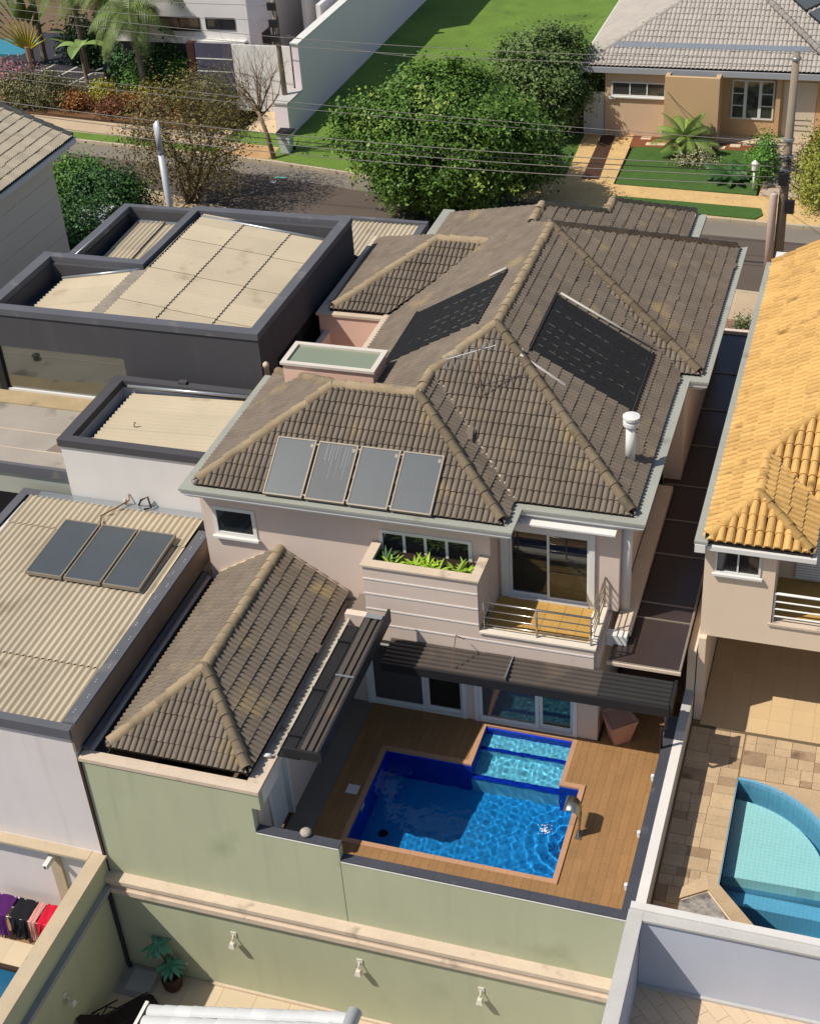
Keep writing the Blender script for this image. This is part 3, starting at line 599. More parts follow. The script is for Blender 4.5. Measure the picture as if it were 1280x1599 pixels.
for i, (x0, x1) in enumerate(((5.56, 8.05), (8.0, 8.72), (8.70, 10.98), (10.93, 12.62))):
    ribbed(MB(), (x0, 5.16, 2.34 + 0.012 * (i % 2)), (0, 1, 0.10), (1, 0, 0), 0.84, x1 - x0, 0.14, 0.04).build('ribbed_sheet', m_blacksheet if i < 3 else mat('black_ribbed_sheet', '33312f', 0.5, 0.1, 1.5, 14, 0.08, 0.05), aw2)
b = MB(); b.box(5.56, 12.66, 5.08, 5.145, 2.14, 2.40); b.build('front_beam', m_dark, aw2); b = MB(); b.box(12.64, 12.70, 5.15, 6.06, 2.15, 2.46); b.build('end_beam', m_dark, aw2)
for x in (6.2, 7.6, 9.1, 10.5, 12.0): MB().box(x, x + 0.06, 5.15, 6.08, 2.22, 2.30).build('bracket', m_dark, aw2)
MB().box(8.69, 8.715, 5.16, 5.98, 2.41, 2.50).build('joint_strip', m_zinc, aw2)
MB().tube([(12.60, 5.1, 2.15), (12.60, 5.12, 1.75), (12.50, 5.2, 1.68), (12.50, 5.22, 0.4)], 0.04, 8).build('downpipe', m_dark, aw2, True)
b = MB().tube([(7.35, 5.25, 2.45), (7.38, 5.6, 3.2)], 0.012, 5); b.tube([(7.38, 5.6, 3.2), (7.5, 5.9, 2.85)], 0.012, 5); b.build('stay_wire', m_rust, aw2)
# side passage canopy
cn = thing('passage_canopy', 'dark glazed canopy covering the side passage along the party wall', 'canopy', (11.8, 14, 2.5))
g_can = mat('smoked_polycarbonate', '3f3431', 0.26, 0.12, 1.0, 16, 0.08, 0.0, spec=0.5)
bars = [6.3, 8.11, 8.73, 10.83, 12.4, 14.1, 16.25, 18.34, 20.6, 23.2]
for a, c in zip(bars, bars[1:]): MB().box(10.99, 12.68, a + 0.02, c - 0.02, 2.50, 2.515).build('panel', g_can, cn)
for y in bars: MB().box(10.99, 12.70, y - 0.018, y + 0.018, 2.49, 2.545).build('glazing_bar', m_alu, cn)
MB().box(12.685, 12.735, 6.28, 23.2, 2.44, 2.56).build('edge_rail', m_alu, cn); MB().box(10.96, 12.74, 6.225, 6.275, 2.46, 2.54).build('edge_rail', m_stone, cn)

# ================================================================ DECK AND POOL
dk = MB()
px0, px1, py0, py1 = 5.72, 10.70, 1.50, 4.52; sx0, sx1, sy1 = 7.95, 10.20, 5.96
def deck_boxes(mb, z0, z1):
    o = 0.05
    mb.box(4.2, px0 - o, 0.2, 6.1, z0, z1); mb.box(px1 + o, 12.7, 0.2, 8, z0, z1); mb.box(px0 - o, px1 + o, 0.2, py0 - o, z0, z1); mb.box(px0 - o, sx0 - o, py1 + o, 6.1, z0, z1); mb.box(sx0 - o, sx1 + o, sy1 + 0.01, 6.1, z0, z1); mb.box(sx1 + o, px1 + o, py1 - 0.09, 6.1, z0, z1)
deck_boxes(dk, -1.6, -0.025)
deck = struct('pool_deck', dk, mat('plank_joint', '60432c', 0.9))
def clear(x, ya, yb):
    "pieces of the strip ya..yb at x outside the pool and its coping"
    m_ = 0.13; cut = []
    if px0 - m_ < x < px1 + m_: cut.append((py0 - m_, py1 + m_ if not (sx0 - m_ < x) else (sy1 + 0.06 if x < sx1 + m_ else py1 - 0.01 + 0.0)))
    segs = [(ya, yb)]
    for c in cut: segs = [s_ for a, b_ in segs for s_ in ((a, min(b_, c[0])), (max(a, c[1]), b_)) if s_[1] - s_[0] > 0.05]
    return segs
W_ = 0.20; i = 0; x = 4.86
while x < 12.46:
    x2 = min(x + W_, 12.48); y = 0.24 - (0.4 * (i % 3))
    while y < 8.0:
        for a, c in clear((x + x2) / 2, max(0.24, y), min(8.0 if x > 10.8 else 6.09, y + 1.2)):
            MB().box(x + 0.0022, x2 - 0.0022, a + 0.002, c - 0.002, -0.03, random.uniform(-0.001, 0.002)).build('plank', m_plank, deck)
        y += 1.2
    x = x2; i += 1
MB().box(4.2, 4.855, 0.24, 6.09, -0.03, 0.0).build('paving_strip', mat('grey_paving', '7d7468', 0.9, 0.12), deck)
cp = [(px0 - 0.13, px1 + 0.13, py0 - 0.13, py0), (px0 - 0.13, px0, py0, py1), (px0 - 0.13, sx0, py1, py1 + 0.13), (sx0 - 0.13, sx0, py1 + 0.13, sy1 + 0.05), (px1, px1 + 0.13, py0, py1 - 0.14), (sx1, px1 + 0.13, py1 - 0.14, py1), (sx1, sx1 + 0.12, py1, sy1 + 0.05), (sx0, sx1, sy1, sy1 + 0.05)]
for q in cp:
    lx = q[1] - q[0] > q[3] - q[2]; n_ = max(1, round(max(q[1] - q[0], q[3] - q[2]) / 0.6))
    for k_ in range(n_):
        r = (q[0] + (q[1] - q[0]) * k_ / n_, q[0] + (q[1] - q[0]) * (k_ + 1) / n_ - 0.004, q[2], q[3]) if lx else (q[0], q[1], q[2] + (q[3] - q[2]) * k_ / n_, q[2] + (q[3] - q[2]) * (k_ + 1) / n_ - 0.004)
        MB().box(*r, -0.05, 0.008).build('coping_stone', m_coping, deck)
MB().box(5.2, 5.5, 2.86, 3.16, 0.001, 0.012).build('skimmer_lid', m_white, deck)
# basin
m_navy = mat('navy_pool_tile', '1838b8', 0.3, 0.10, 2, 10, 0.10, 0.0, tile=0.12, spec=0.5)
m_pfloor = mat('azure_pool_tile', '3d9fdb', 0.5, 0.08, 1.0, 8, 0.10, 0.0, grid=0.1)
m_pstep = mat('pale_azure_tile', 'c6e6f0', 0.5, 0.08, 1.0, 8, 0.08, 0.0, grid=0.1)
b = MB(); e = 0.03
b.box(px0 - e, px1 + e, py0 - e, py0, -1.5, -0.05); b.box(px0 - e, px0, py0, py1 + e, -1.5, -0.05); b.box(px1, px1 + e, py0, py1 - 0.14, -1.5, -0.05); b.box(px0, sx0, py1, py1 + e, -1.5, -0.05)
b.box(sx0 - e, sx0, py1 + e, sy1, -1.5, -0.05); b.box(sx1, sx1 + e, py1, sy1, -1.5, -0.05); b.box(sx1 + 0.0, px1 + e, py1 - 0.14, py1 - 0.11, -1.5, -0.05); b.box(sx0 - e, sx1 + e, sy1 - e, sy1, -1.5, -0.05)
pool = struct('swimming_pool', b, m_navy)
MB().box(px0, px1, py0, py1, -1.5, -1.35).build('pool_floor', m_pfloor, pool)
MB().box(sx0, sx1, py1 - 0.02, 5.36, -1.4, -0.62).build('lower_step', m_pstep, pool); MB().box(sx0, sx1, 5.36, sy1 - e, -1.4, -0.34).build('upper_step', m_pstep, pool)
MB().box(sx0, sx1, py1 - 0.05, py1 + 0.12, -0.619, -0.60).build('navy_step_edge', m_navy, pool); MB().box(sx0, sx1, 5.34, 5.46, -0.339, -0.32).build('navy_step_edge', m_navy, pool)
for k_ in range(14):
    a = sx0 + 0.02 + k_ * (sx1 - sx0 - 0.04) / 14; MB().box(a + 0.003, a + (sx1 - sx0 - 0.04) / 14 - 0.003, sy1 - e - 0.012, sy1 - e, -0.24, -0.055).build('rim_tile', m_navy, pool)
for x in (8.35, 9.05, 9.8): MB().lathe([(0.0, 0.0), (0.045, 0.0), (0.05, 0.015), (0.02, 0.03)], 10, (x, 5.55, -0.34)).build('jet_nozzle', m_white, pool)
MB().lathe([(0.13, 0), (0.12, 0.02)], 14, (6.2, 2.6, -1.35)).build('drain', m_dark, pool)
MB().box(px0, px0 + 0.02, 2.5, 2.75, -0.28, -0.1).build('skimmer', m_white, pool)
# water surface with small ripples
def water(name, rects, z, amp, m, label=None, step=0.03):
    vs = []; fs = []; idx = {}
    ph = rng.uniform(0, 6.28, 26); ang = rng.uniform(0, 6.28, 26); kk = rng.uniform(7, 52, 26)
    def P(i, j, x, y):
        if (i, j) in idx: return idx[i, j]
        h = sum(math.sin(kk[q] * (x * math.cos(ang[q]) + y * math.sin(ang[q])) + ph[q]) / kk[q] for q in range(26)) * amp
        r = math.hypot(x - 10.25, y - 3.05)
        if name == 'pool_water': q_ = min(1, max(0, (y - 4.3) / 0.6)); h *= 0.5 + 1.2 * q_ * q_ * (3 - 2 * q_); h += 0.007 * math.exp(-r * 1.2) * math.sin(r * 22)
        vs.append((x, y, z + h)); idx[i, j] = len(vs) - 1; return idx[i, j]
    for x0, x1, y0, y1 in rects:
        nx = round((x1 - x0) / step); ny = round((y1 - y0) / step)
        for i in range(nx):
            for j in range(ny):
                X = [x0 + (x1 - x0) * (i + d) / nx for d in (0, 1)]; Y = [y0 + (y1 - y0) * (j + d) / ny for d in (0, 1)]
                kf = lambda a, c: (round(a * 400), round(c * 400))
                fs.append(tuple(P(*kf(X[a], Y[c]), X[a], Y[c]) for a, c in ((0, 0), (1, 0), (1, 1), (0, 1))))
    q = MB(); q.v = vs; q.f = fs; o = q.build(name, m, None, True); o['kind'] = 'structure'; return o
def water_mat(name, tint):
    m = bpy.data.materials.new(name); m.use_nodes = True; N = m.node_tree.nodes; L = m.node_tree.links; N.clear()
    o = N.new('ShaderNodeOutputMaterial'); t = N.new('ShaderNodeBsdfTransparent'); t.inputs[0].default_value = (*tint, 1)
    gl = N.new('ShaderNodeBsdfGlossy'); gl.inputs['Roughness'].default_value = 0.02; fr = N.new('ShaderNodeFresnel'); fr.inputs[0].default_value = 1.33
    nz = N.new('ShaderNodeTexNoise'); nz.inputs['Scale'].default_value = 9; nz.inputs['Detail'].default_value = 3; bp = N.new('ShaderNodeBump'); bp.inputs['Strength'].default_value = 0.25; bp.inputs['Distance'].default_value = 0.03
    gg = N.new('ShaderNodeNewGeometry'); L.new(gg.outputs['Position'], nz.inputs['Vector']); L.new(nz.outputs[0], bp.inputs['Height'])
    for q in (gl, fr): L.new(bp.outputs[0], q.inputs['Normal'])
    b = N.new('ShaderNodeMixShader'); L.new(fr.outputs[0], b.inputs[0]); L.new(t.outputs[0], b.inputs[1]); L.new(gl.outputs[0], b.inputs[2]); L.new(b.outputs[0], o.inputs[0]); return m
m_water = bpy.data.materials.new('pool_water_surface'); m_water.use_nodes = True; N_ = m_water.node_tree.nodes; N_.clear()
o_ = N_.new('ShaderNodeOutputMaterial'); gl_ = N_.new('ShaderNodeBsdfGlass'); gl_.inputs['Roughness'].default_value = 0.0; gl_.inputs['IOR'].default_value = 1.33; gl_.inputs['Color'].default_value = (0.52, 0.88, 0.98, 1); m_water.node_tree.links.new(gl_.outputs[0], o_.inputs[0])
wo_ = water('pool_water', [(px0, px1, py0, 4.38), (px0, 10.22, 4.38, py1), (sx0, sx1, py1, sy1 - e)], -0.10, 0.017, m_water)
wo_.cycles.is_caustics_caster = True
for o in [pool, *pool.children]: o.cycles.is_caustics_receiver = True
# waterfall spout
sp = thing('waterfall_spout', 'curved stainless steel waterfall spout at the edge of the blue pool', 'pool fountain', (11.0, 2.95, 0))
MB().box(10.93, 11.08, 2.78, 3.08, 0.002, 0.02).build('base_plate', m_steel, sp)
pr = [(11.02, 0.02, 0.11), (11.02, 0.30, 0.12), (11.03, 0.52, 0.15), (11.02, 0.68, 0.18), (10.97, 0.80, 0.21), (10.88, 0.87, 0.23), (10.77, 0.88, 0.24), (10.68, 0.84, 0.25), (10.62, 0.77, 0.25)]
vs = []; fs = []
for i, (x, z, hw) in enumerate(pr):
    yc = 2.95 + 0.02 * i
    vs += [(x, yc - hw, z), (x, yc + hw, z), (x - 0.025 if i < 5 else x, yc - hw, z - (0 if i < 5 else 0.025)), (x - 0.025 if i < 5 else x, yc + hw, z - (0 if i < 5 else 0.025))]
for i in range(len(pr) - 1): a = i * 4; c = a + 4; fs += [(a, c, c + 1, a + 1), (a + 2, a + 3, c + 3, c + 2), (a, a + 2, c + 2, c), (a + 1, c + 1, c + 3, a + 3)]
fs += [(0, 1, 3, 2), (len(vs) - 4, len(vs) - 2, len(vs) - 1, len(vs) - 3)]
MB().add(vs, fs).build('curved_blade', m_steel, sp, True)
vs = []; fs = []
for i in range(12):
    t = i / 11; x = 10.60 - 0.36 * t; z = 0.76 - 0.86 * t * t
    for k_ in range(7): y = 3.1 + (k_ / 6 - 0.5) * (0.40 - 0.18 * t); vs.append((x + 0.012 * math.sin(k_ * 2 + i), y, z + 0.01 * math.sin(k_ * 3.1)))
for i in range(11):
    for k_ in range(6): a = i * 7 + k_; fs.append((a, a + 1, a + 8, a + 7))
tag(MB().add(vs, fs).build('water_jet', water_mat('falling_water', (0.92, 0.96, 0.98)), None, True), 'sheet of clear water falling from the steel spout into the pool', 'water jet')
b = MB()
for k_ in range(45):
    a = random.gauss(0, 0.07); c = random.gauss(0, 0.08); s_ = random.uniform(0.008, 0.022); b.lathe([(0.001, -s_ * .5), (s_, 0), (s_ * .6, s_ * .6), (0.001, s_ * .8)], 5, (10.2 + a, 2.95 + c, -0.09 + max(0, 0.03 - abs(a) * .2)))
o = b.build('splash_foam', mat('foam', 'e6ebee', 0.6, 0.02), None); o['kind'] = 'stuff'

# ================================================================ GREEN RETAINING WALL
gw = thing('retaining_wall', 'tall green rendered retaining wall below the pool deck with a pale stone moulding', 'wall', (6, 0, -4.4))
MB().prism([(-0.02, 0, -4.6), (12.72, 0, -4.6), (12.72, 0, 0.96), (6.20, 0, 0.96), (6.20, 0, 1.36), (4.2, 0, 1.36), (4.2, 0, 2.14), (4.42, 0, 2.14), (4.42, 0, 2.62), (-0.02, 0, 2.62)], (0, 0.2, 0)).build('upper_face', m_green, gw)
MB().box(0.0, 12.6, -0.22, -0.001, -4.6, -1.52).build('lower_face', m_green, gw)
b = MB(); b.box(0.0, 12.6, -0.30, -0.0, -1.22, -1.10); b.box(0.0, 12.6, -0.26, -0.0, -1.36, -1.222); b.box(0.0, 12.6, -0.34, -0.002, -1.52, -1.362); b.build('moulding', m_stone, gw)
m_blackcap = mat('dark_stone_cap', '45464d', 0.55, 0.16, 1.2, 18, 0.14, 0.1, stain='6b6c70', stain_at=0.66, stain_scale=2.2)
for i in range(6): MB().box(6.21 + i * 1.08, 6.21 + i * 1.08 + 1.075, 0.0, 0.23, 0.962, 1.0).build('capstone', m_blackcap, gw)
for i in range(2): MB().box(4.22 + i * 0.99, 4.22 + i * 0.99 + 0.985, 0.0, 0.23, 1.362, 1.40).build('capstone', m_blackcap, gw)
for y in range(6): MB().box(12.5, 12.74, 0.235 + y * 1.02, 0.235 + y * 1.02 + 1.015, 0.962, 1.0).build('capstone', m_blackcap, gw)
MB().box(12.52, 12.72, 0.2, 6.4, 0, 0.96).build('side_parapet', m_green, gw)
MB().box(6.22, 12.7, -0.012, -0.001, 0.93, 0.958).build('drip_line', m_white, gw); MB().box(4.22, 6.19, -0.012, -0.001, 1.33, 1.358).build('drip_line', m_white, gw)
MB().box(6.19, 6.20, -0.003, -0.0005, -1.1, 0.96).build('movement_joint', m_joint, gw)
MB().box(-0.05, 0.02, -0.05, 0.0, -1.1, 2.62).build('corner_joint', m_joint, gw)
for i, y in enumerate((0.95, 2.5, 4.3, 5.75)):
    l = MB(); l.lathe([(0.045, 0), (0.05, 0.03), (0.05, 0.12), (0.02, 0.14)], 10, (12.47, y, 0.86)); l.box(12.44, 12.52, y - 0.05, y + 0.05, 0.82, 0.86)
    tag(l.build('parapet_lamp', m_white, None), ['small white lamp on the inner side of the deck parapet, nearest the rear corner', 'small white lamp on the deck parapet, second from the rear corner', 'small white lamp on the deck parapet opposite the pool steps', 'small white lamp on the deck parapet beside the black awning end'][i], 'lamp', 'white lamps along the deck parapet')
tag(MB().lathe([(0.10, 0), (0.13, 0.04), (0.135, 0.09), (0.09, 0.14), (0.03, 0.16)], 14, (5.35, 0.2, 1.40)).build('white_stone', mat('pale_stone', 'a49c90', 0.8, 0.3, 8), None, True), 'round pale stone sitting on the dark cap above the green wall', 'stone')
pt = thing('deck_planter', 'faceted terracotta-pink planter in the corner of the deck', 'planter', (11.3, 6.35, 0)); pv = [(-0.2, -0.2, 0), (0.2, -0.2, 0), (0.2, 0.2, 0), (-0.2, 0.2, 0), (-0.36, -0.36, 0.72), (0.36, -0.36, 0.80), (0.36, 0.36, 0.72), (-0.36, 0.36, 0.80), (-0.27, -0.27, 0.70), (0.27, -0.27, 0.74), (0.27, 0.27, 0.70), (-0.27, 0.27, 0.74)]
MB().add([(11.3 + x * math.cos(.6) - y * math.sin(.6), 6.3 + x * math.sin(.6) + y * math.cos(.6), z) for x, y, z in pv], [(3, 2, 1, 0), (0, 1, 5, 4), (1, 2, 6, 5), (2, 3, 7, 6), (3, 0, 4, 7), (4, 5, 9, 8), (5, 6, 10, 9), (6, 7, 11, 10), (7, 4, 8, 11), (8, 9, 10, 11)]).build('pot', mat('terracotta_pink', 'b98b78', 0.85, 0.1), pt)

# wall lamps on the green wall
m_lampw = mat('old_white_fitting', 'd2cbbb', 0.7, 0.06)
def wall_lamp(x, y, z, lab, rot=0.0, grp='white spotlights on the green wall'):
    t = thing('wall_spotlight', lab, 'wall lamp', (x, y, z), grp); t.rotation_euler.z = 0
    c, s_ = math.cos(rot), math.sin(rot); T_ = lambda a, b_, h: (x + a * c - b_ * s_, y + a * s_ + b_ * c, z + h)
    def bx(name, a0, a1, b0, b1, h0, h1, tap=0.0):
        MB().add([T_(a0, b0, h0), T_(a1, b0, h0), T_(a1, b1, h0), T_(a0, b1, h0), T_(a0 + tap, b0 + tap, h1), T_(a1 - tap, b0 + tap, h1), T_(a1 - tap, b1 - tap, h1), T_(a0 + tap, b1 - tap, h1)], [(3, 2, 1, 0), (4, 5, 6, 7), (0, 1, 5, 4), (1, 2, 6, 5), (2, 3, 7, 6), (3, 0, 4, 7)]).build(name, m_lampw, t)
    bx('wall_plate', -0.07, 0.07, -0.025, 0.0, 0.04, 0.18); MB().tube([T_(0, -0.02, 0.10), T_(0, -0.10, 0.04), T_(0, -0.14, -0.06)], 0.018, 6).build('arm', m_lampw, t, True); bx('lamp_head', -0.08, 0.08, -0.24, -0.08, -0.18, -0.04, 0.03)
wall_lamp(3.24, -0.22, -2.33, 'white spotlight on the green wall, nearest the potted plant'); wall_lamp(6.47, -0.22, -2.28, 'white spotlight in the middle of the green wall'); wall_lamp(9.42, -0.22, -2.31, 'white spotlight on the green wall nearest the grey corner wall')

# ================================================================ REAR NEIGHBOUR'S YARD
m_ytile = mat('beige_yard_tile', 'c8b598', 0.7, 0.06, 0.8, 20, 0.05, 0.03, tile=0.03)
fl_ = struct('rear_yard_floor', MB().box(-0.02, 12.7, -12, -0.22, -4.6, -4.416), mat('tile_grout', '9a8a70', 0.9))
for i in range(14):
    for j in range(3):
        if i * 0.9 < 12.6: MB().box(0.0 + i * 0.9, i * 0.9 + 0.893, -0.23 - (j + 1) * 0.9 + 0.007, -0.23 - j * 0.9, -4.42, -4.40).build('floor_tile', m_ytile, fl_)
MB().box(2.33, 12.6, -0.30, -0.225, -4.40, -4.33).build('skirting', m_stone, fl_)
yw = thing('yard_side_wall', 'green side wall of the lower yard with a sand coloured cap', 'wall', (-0.15, -5, -4.4))
MB().box(-0.28, 0.0, -10, -0.001, -4.6, -0.62).build('face', m_green, yw); MB().box(-0.34, 0.05, -10, -0.004, -0.62, -0.54).build('cap', m_sandcap, yw)
b = MB(); b.box(0.0, 0.16, -10, -0.345, -1.40, -1.30); b.box(0.0, 0.10, -10, -0.345, -1.54, -1.402); b.build('ledge', mat('grey_ledge', '8f918f', 0.8, 0.1), yw)
tag(MB().tube([(0.07, -0.33, -1.45), (0.05, -0.30, -4.3), (0.15, -0.36, -4.35)], 0.05, 8).build('downpipe', m_dark, None, True), 'dark downpipe in the shaded corner of the lower yard', 'downpipe')
wall_lamp(0.0, -2.8, -2.45, 'white spotlight on the shaded green side wall above the lounger', math.pi / 2)
hc = thing('inspection_cover', 'square pale concrete cover on the yard floor beside the potted plant', 'inspection cover', (0.55, -0.65, -4.4)); MB().box(0.06, 1.0, -1.15, -0.27, -4.399, -4.37).build('rim', mat('pale_concrete', '9d978c', 0.9, 0.1), hc); MB().box(0.28, 0.94, -1.0, -0.36, -4.369, -4.33).build('lid', mat('pale_lid', 'b3ada3', 0.85, 0.1), hc)
# white-tiled roof below the yard wall
lr = thing('white_tile_roof', 'low roof of white barrel tiles at the bottom of the lower yard', 'roof', (4.8, -3.6, -2))
m_wt = mat('white_glazed_tile', 'c3c3c2', 0.6, 0.06, 1.2, 18, 0.05, 0.08, tile=0.05)
wr2 = Roof(roman_tile(0.30, 0.40, 0.07, 1, 8)); wr2.face([(2.32, -5.6, -2.02), (2.32, -2.72, -2.02), (7.35, -2.72, -0.47), (7.35, -5.6, -0.47)], eave=(2.32, -2.72, -2.02)); lro = wr2.build(lr, m_wt, m_under, 300, root=None)
ridge_caps(lro, m_wt, [((7.38, -2.72, -0.44), (7.38, -5.6, -0.44))], L=0.42, r=0.15)
b = MB(); b.box(2.12, 2.20, -5.6, -2.66, -2.14, -1.98); b.build('gutter_edge', m_white, lr); b = MB(); b.box(2.2, 2.36, -5.6, -2.68, -2.2, -2.12); b.build('gutter', m_dark, lr); b = MB(); b.box(2.5, 2.7, -5.4, -3.1, -4.4, -2.2); b.box(7.0, 7.2, -5.4, -3.1, -4.4, -0.7); b.build('wall', m_whitewall, lr)
# potted plant
def leaf_blade(mb, base, d, L, w_, droop, fold=0.12, seg=5):
    d = Vector(d).normalized(); p = Vector(base); side = d.cross(Vector((0, 0, 1))); side = side.normalized() if side.length > 1e-3 else Vector((1, 0, 0)); vs = []; fs = []
    for i in range(seg + 1):
        t = i / seg; ww = w_ * (math.sin(math.pi * min(1, t * 0.92 + 0.08)) ** 0.8) / 2 + 0.003; up = Vector((0, 0, 1))
        vs += [tuple(p - side * ww + up * fold * ww), tuple(p), tuple(p + side * ww + up * fold * ww)]
        d = (d + Vector((0, 0, -droop / seg))).normalized(); p = p + d * (L / seg)
    for i in range(seg): a = i * 3; fs += [(a, a + 1, a + 4, a + 3), (a + 1, a + 2, a + 5, a + 4)]
    mb.add(vs, fs)
pp = thing('potted_plant', 'dark brown pot with a broad-leaved bluish green plant in the shaded yard corner', 'potted plant', (1.0, -0.55, -4.4))
MB().lathe([(0.18, 0), (0.24, 0.1), (0.27, 0.35), (0.25, 0.5), (0.21, 0.5), (0.2, 0.42)], 16, (1.45, -0.6, -4.4)).build('pot', mat('dark_brown_pot', '3c241d', 0.6, 0.15), pp, True)
b = MB(); b.tube([(1.45, -0.6, -4.0), (1.35, -0.55, -3.5), (1.2, -0.5, -3.0)], 0.025, 6); b.tube([(1.45, -0.6, -4.0), (1.5, -0.6, -3.5)], 0.02, 6); b.build('stem', mat('brown_stem', '5a4630', 0.8), pp, True)
b = MB()
for c, n_ in (((1.2, -0.5, -3.0), 16), ((1.5, -0.6, -3.5), 18)):
    for k_ in range(n_): a = k_ * 2.4; leaf_blade(b, c, (math.cos(a), math.sin(a), random.uniform(0.0, 0.9)), random.uniform(0.34, 0.5), 0.13, random.uniform(0.8, 1.8))
b.build('leaves', mat('blue_green_leaf', '4f8468', 0.5, 0.2, 4, 20, 0.15, 0.0), pp)
# folded loungers in the shade
m_brn = mat('dark_brown_fabric', '2f2322', 0.85, 0.12); m_brnf = mat('dark_brown_frame', '1f1817', 0.5, 0.1)
def lounger(name, lab, x, y, rot, z=-4.4):
    t = thing(name, lab, 'lounger', (x, y, z)); R_ = Matrix.Rotation(rot, 3, 'Z'); Q = lambda p: tuple(R_ @ Vector(p) + Vector((x, y, z)))
    def strip(pts, w_): 
        b = MB(); vs = []
        for a, h in pts: vs += [Q((a, -w_, h)), Q((a, w_, h)), Q((a, -w_, h - 0.03)), Q((a, w_, h - 0.03))]
        fs = []
        for i in range(len(pts) - 1): a = i * 4; c = a + 4; fs += [(a, c, c + 1, a + 1), (a + 2, a + 3, c + 3, c + 2), (a, a + 2, c + 2, c), (a + 1, c + 1, c + 3, a + 3)]
        return b.add(vs, fs)
    strip([(-0.1, 0.42), (0.3, 0.40), (0.75, 0.42)], 0.27).build('seat', m_brn, t); strip([(-0.75, 1.0), (-0.4, 0.72), (-0.1, 0.43)], 0.27).build('backrest', m_brn, t); strip([(0.75, 0.42), (1.1, 0.36), (1.2, 0.2)], 0.27).build('footrest', m_brn, t)
    for s_ in (-0.3, 0.3):
        MB().tube([Q((-0.78, s_, 1.02)), Q((-0.1, s_, 0.42)), Q((1.1, s_, 0.38))], 0.02, 6).build('side_rail', m_brnf, t, True)
        MB().tube([Q((-0.45, s_ * 1.12, 0.0)), Q((0.05, s_ * 1.12, 0.62))], 0.018, 6).build('leg', m_brnf, t, True); MB().tube([Q((0.6, s_ * 1.12, 0.0)), Q((0.05, s_ * 1.12, 0.62))], 0.018, 6).build('leg', m_brnf, t, True)
        MB().tube([Q((-0.35, s_ * 1.15, 0.66)), Q((0.35, s_ * 1.15, 0.64))], 0.022, 6).build('armrest', m_brnf, t, True)
lounger('sun_lounger', 'dark brown reclining lounger against the shaded green side wall', 0.62, -2.2, 0.9); lounger('sun_lounger', 'second dark brown lounger, partly cut off at the bottom of the yard', 0.55, -3.1, 2.2)

# ================================================================ LEFT NEIGHBOUR'S YARD (clothes rack and pool)
m_brick = mat('brown_yard_tile', '8a6a4d', 0.85, 0.12, 1.0, 20, 0.1, 0.08, tile=0.05)
fl2 = struct('left_yard_floor', MB().box(-12, -0.3, -1.75, -0.001, -4.9, -3.52), m_joint)
for i in range(8):
    for j in range(2): MB().box(-0.9 - i * 0.6 - 0.596 + 0.6, -0.9 - i * 0.6 + 0.6, -0.25 - (j + 1) * 0.7 + 0.005, -0.25 - j * 0.7, -3.53, -3.50).build('floor_tile', m_brick if j == 0 else m_ytile, fl2)
lw = thing('pale_yard_wall', 'pale mauve yard wall with a sand cap behind the clothes rack', 'wall', (-5, 0, -4.6))
MB().box(-12, -0.30, -0.02, 0.18, -4.9, -0.60).build('face', mat('mauve_white_render', 'd8cdca', 0.9, 0.05, 0.7, 50, 0.04, 0.1, streak=0.05), lw)
MB().box(-12, -0.345, -0.30, 0.0, -0.60, -0.53).build('cap', m_sandcap, lw)
MB().box(-1.62, -1.32, -0.10, -0.021, -4.6, -0.602).build('pilaster', m_sandcap, lw)
b = MB(); b.box(-1.53, -1.41, -0.50, -0.10, -0.98, -0.84); b.build('spout_box', m_white, lw); MB().box(-1.50, -1.44, -0.505, -0.49, -0.95, -0.87).build('spout_hole', m_dark, lw)
struct('left_pool_water', MB().box(-12, -0.35, -9, -1.75, -4.8, -3.62), mat('shaded_pool_water', '1f5878', 0.1, 0.1, 2, 10, 0.05, 0.05, spec=0.5))
rk = thing('clothes_rack', 'white folding clothes rack with laundry on it in the left yard', 'clothes rack', (-2.45, -0.62, -3.5)); rx, ry, rz = -2.45, -0.66, -3.5
fr = MB()
for s_ in (-0.55, 0.55):
    MB().tube([(rx + s_, ry - 0.3, rz), (rx + s_ * 0.9, ry + 0.3, rz + 0.95)], 0.014, 6).build('leg', m_white, rk, True); MB().tube([(rx + s_, ry + 0.3, rz), (rx + s_ * 0.9, ry - 0.3, rz + 0.95)], 0.014, 6).build('leg', m_white, rk, True)
for s_ in (-0.3, 0.3): MB().tube([(rx - 0.95, ry + s_, rz + 0.95), (rx + 0.95, ry + s_, rz + 0.95)], 0.013, 6).build('top_rail', m_white, rk, True)
for k_ in range(10): MB().tube([(rx - 0.9 + k_ * 0.2, ry - 0.3, rz + 0.95), (rx - 0.9 + k_ * 0.2, ry + 0.3, rz + 0.95)], 0.007, 5).build('line', m_white, rk, True)
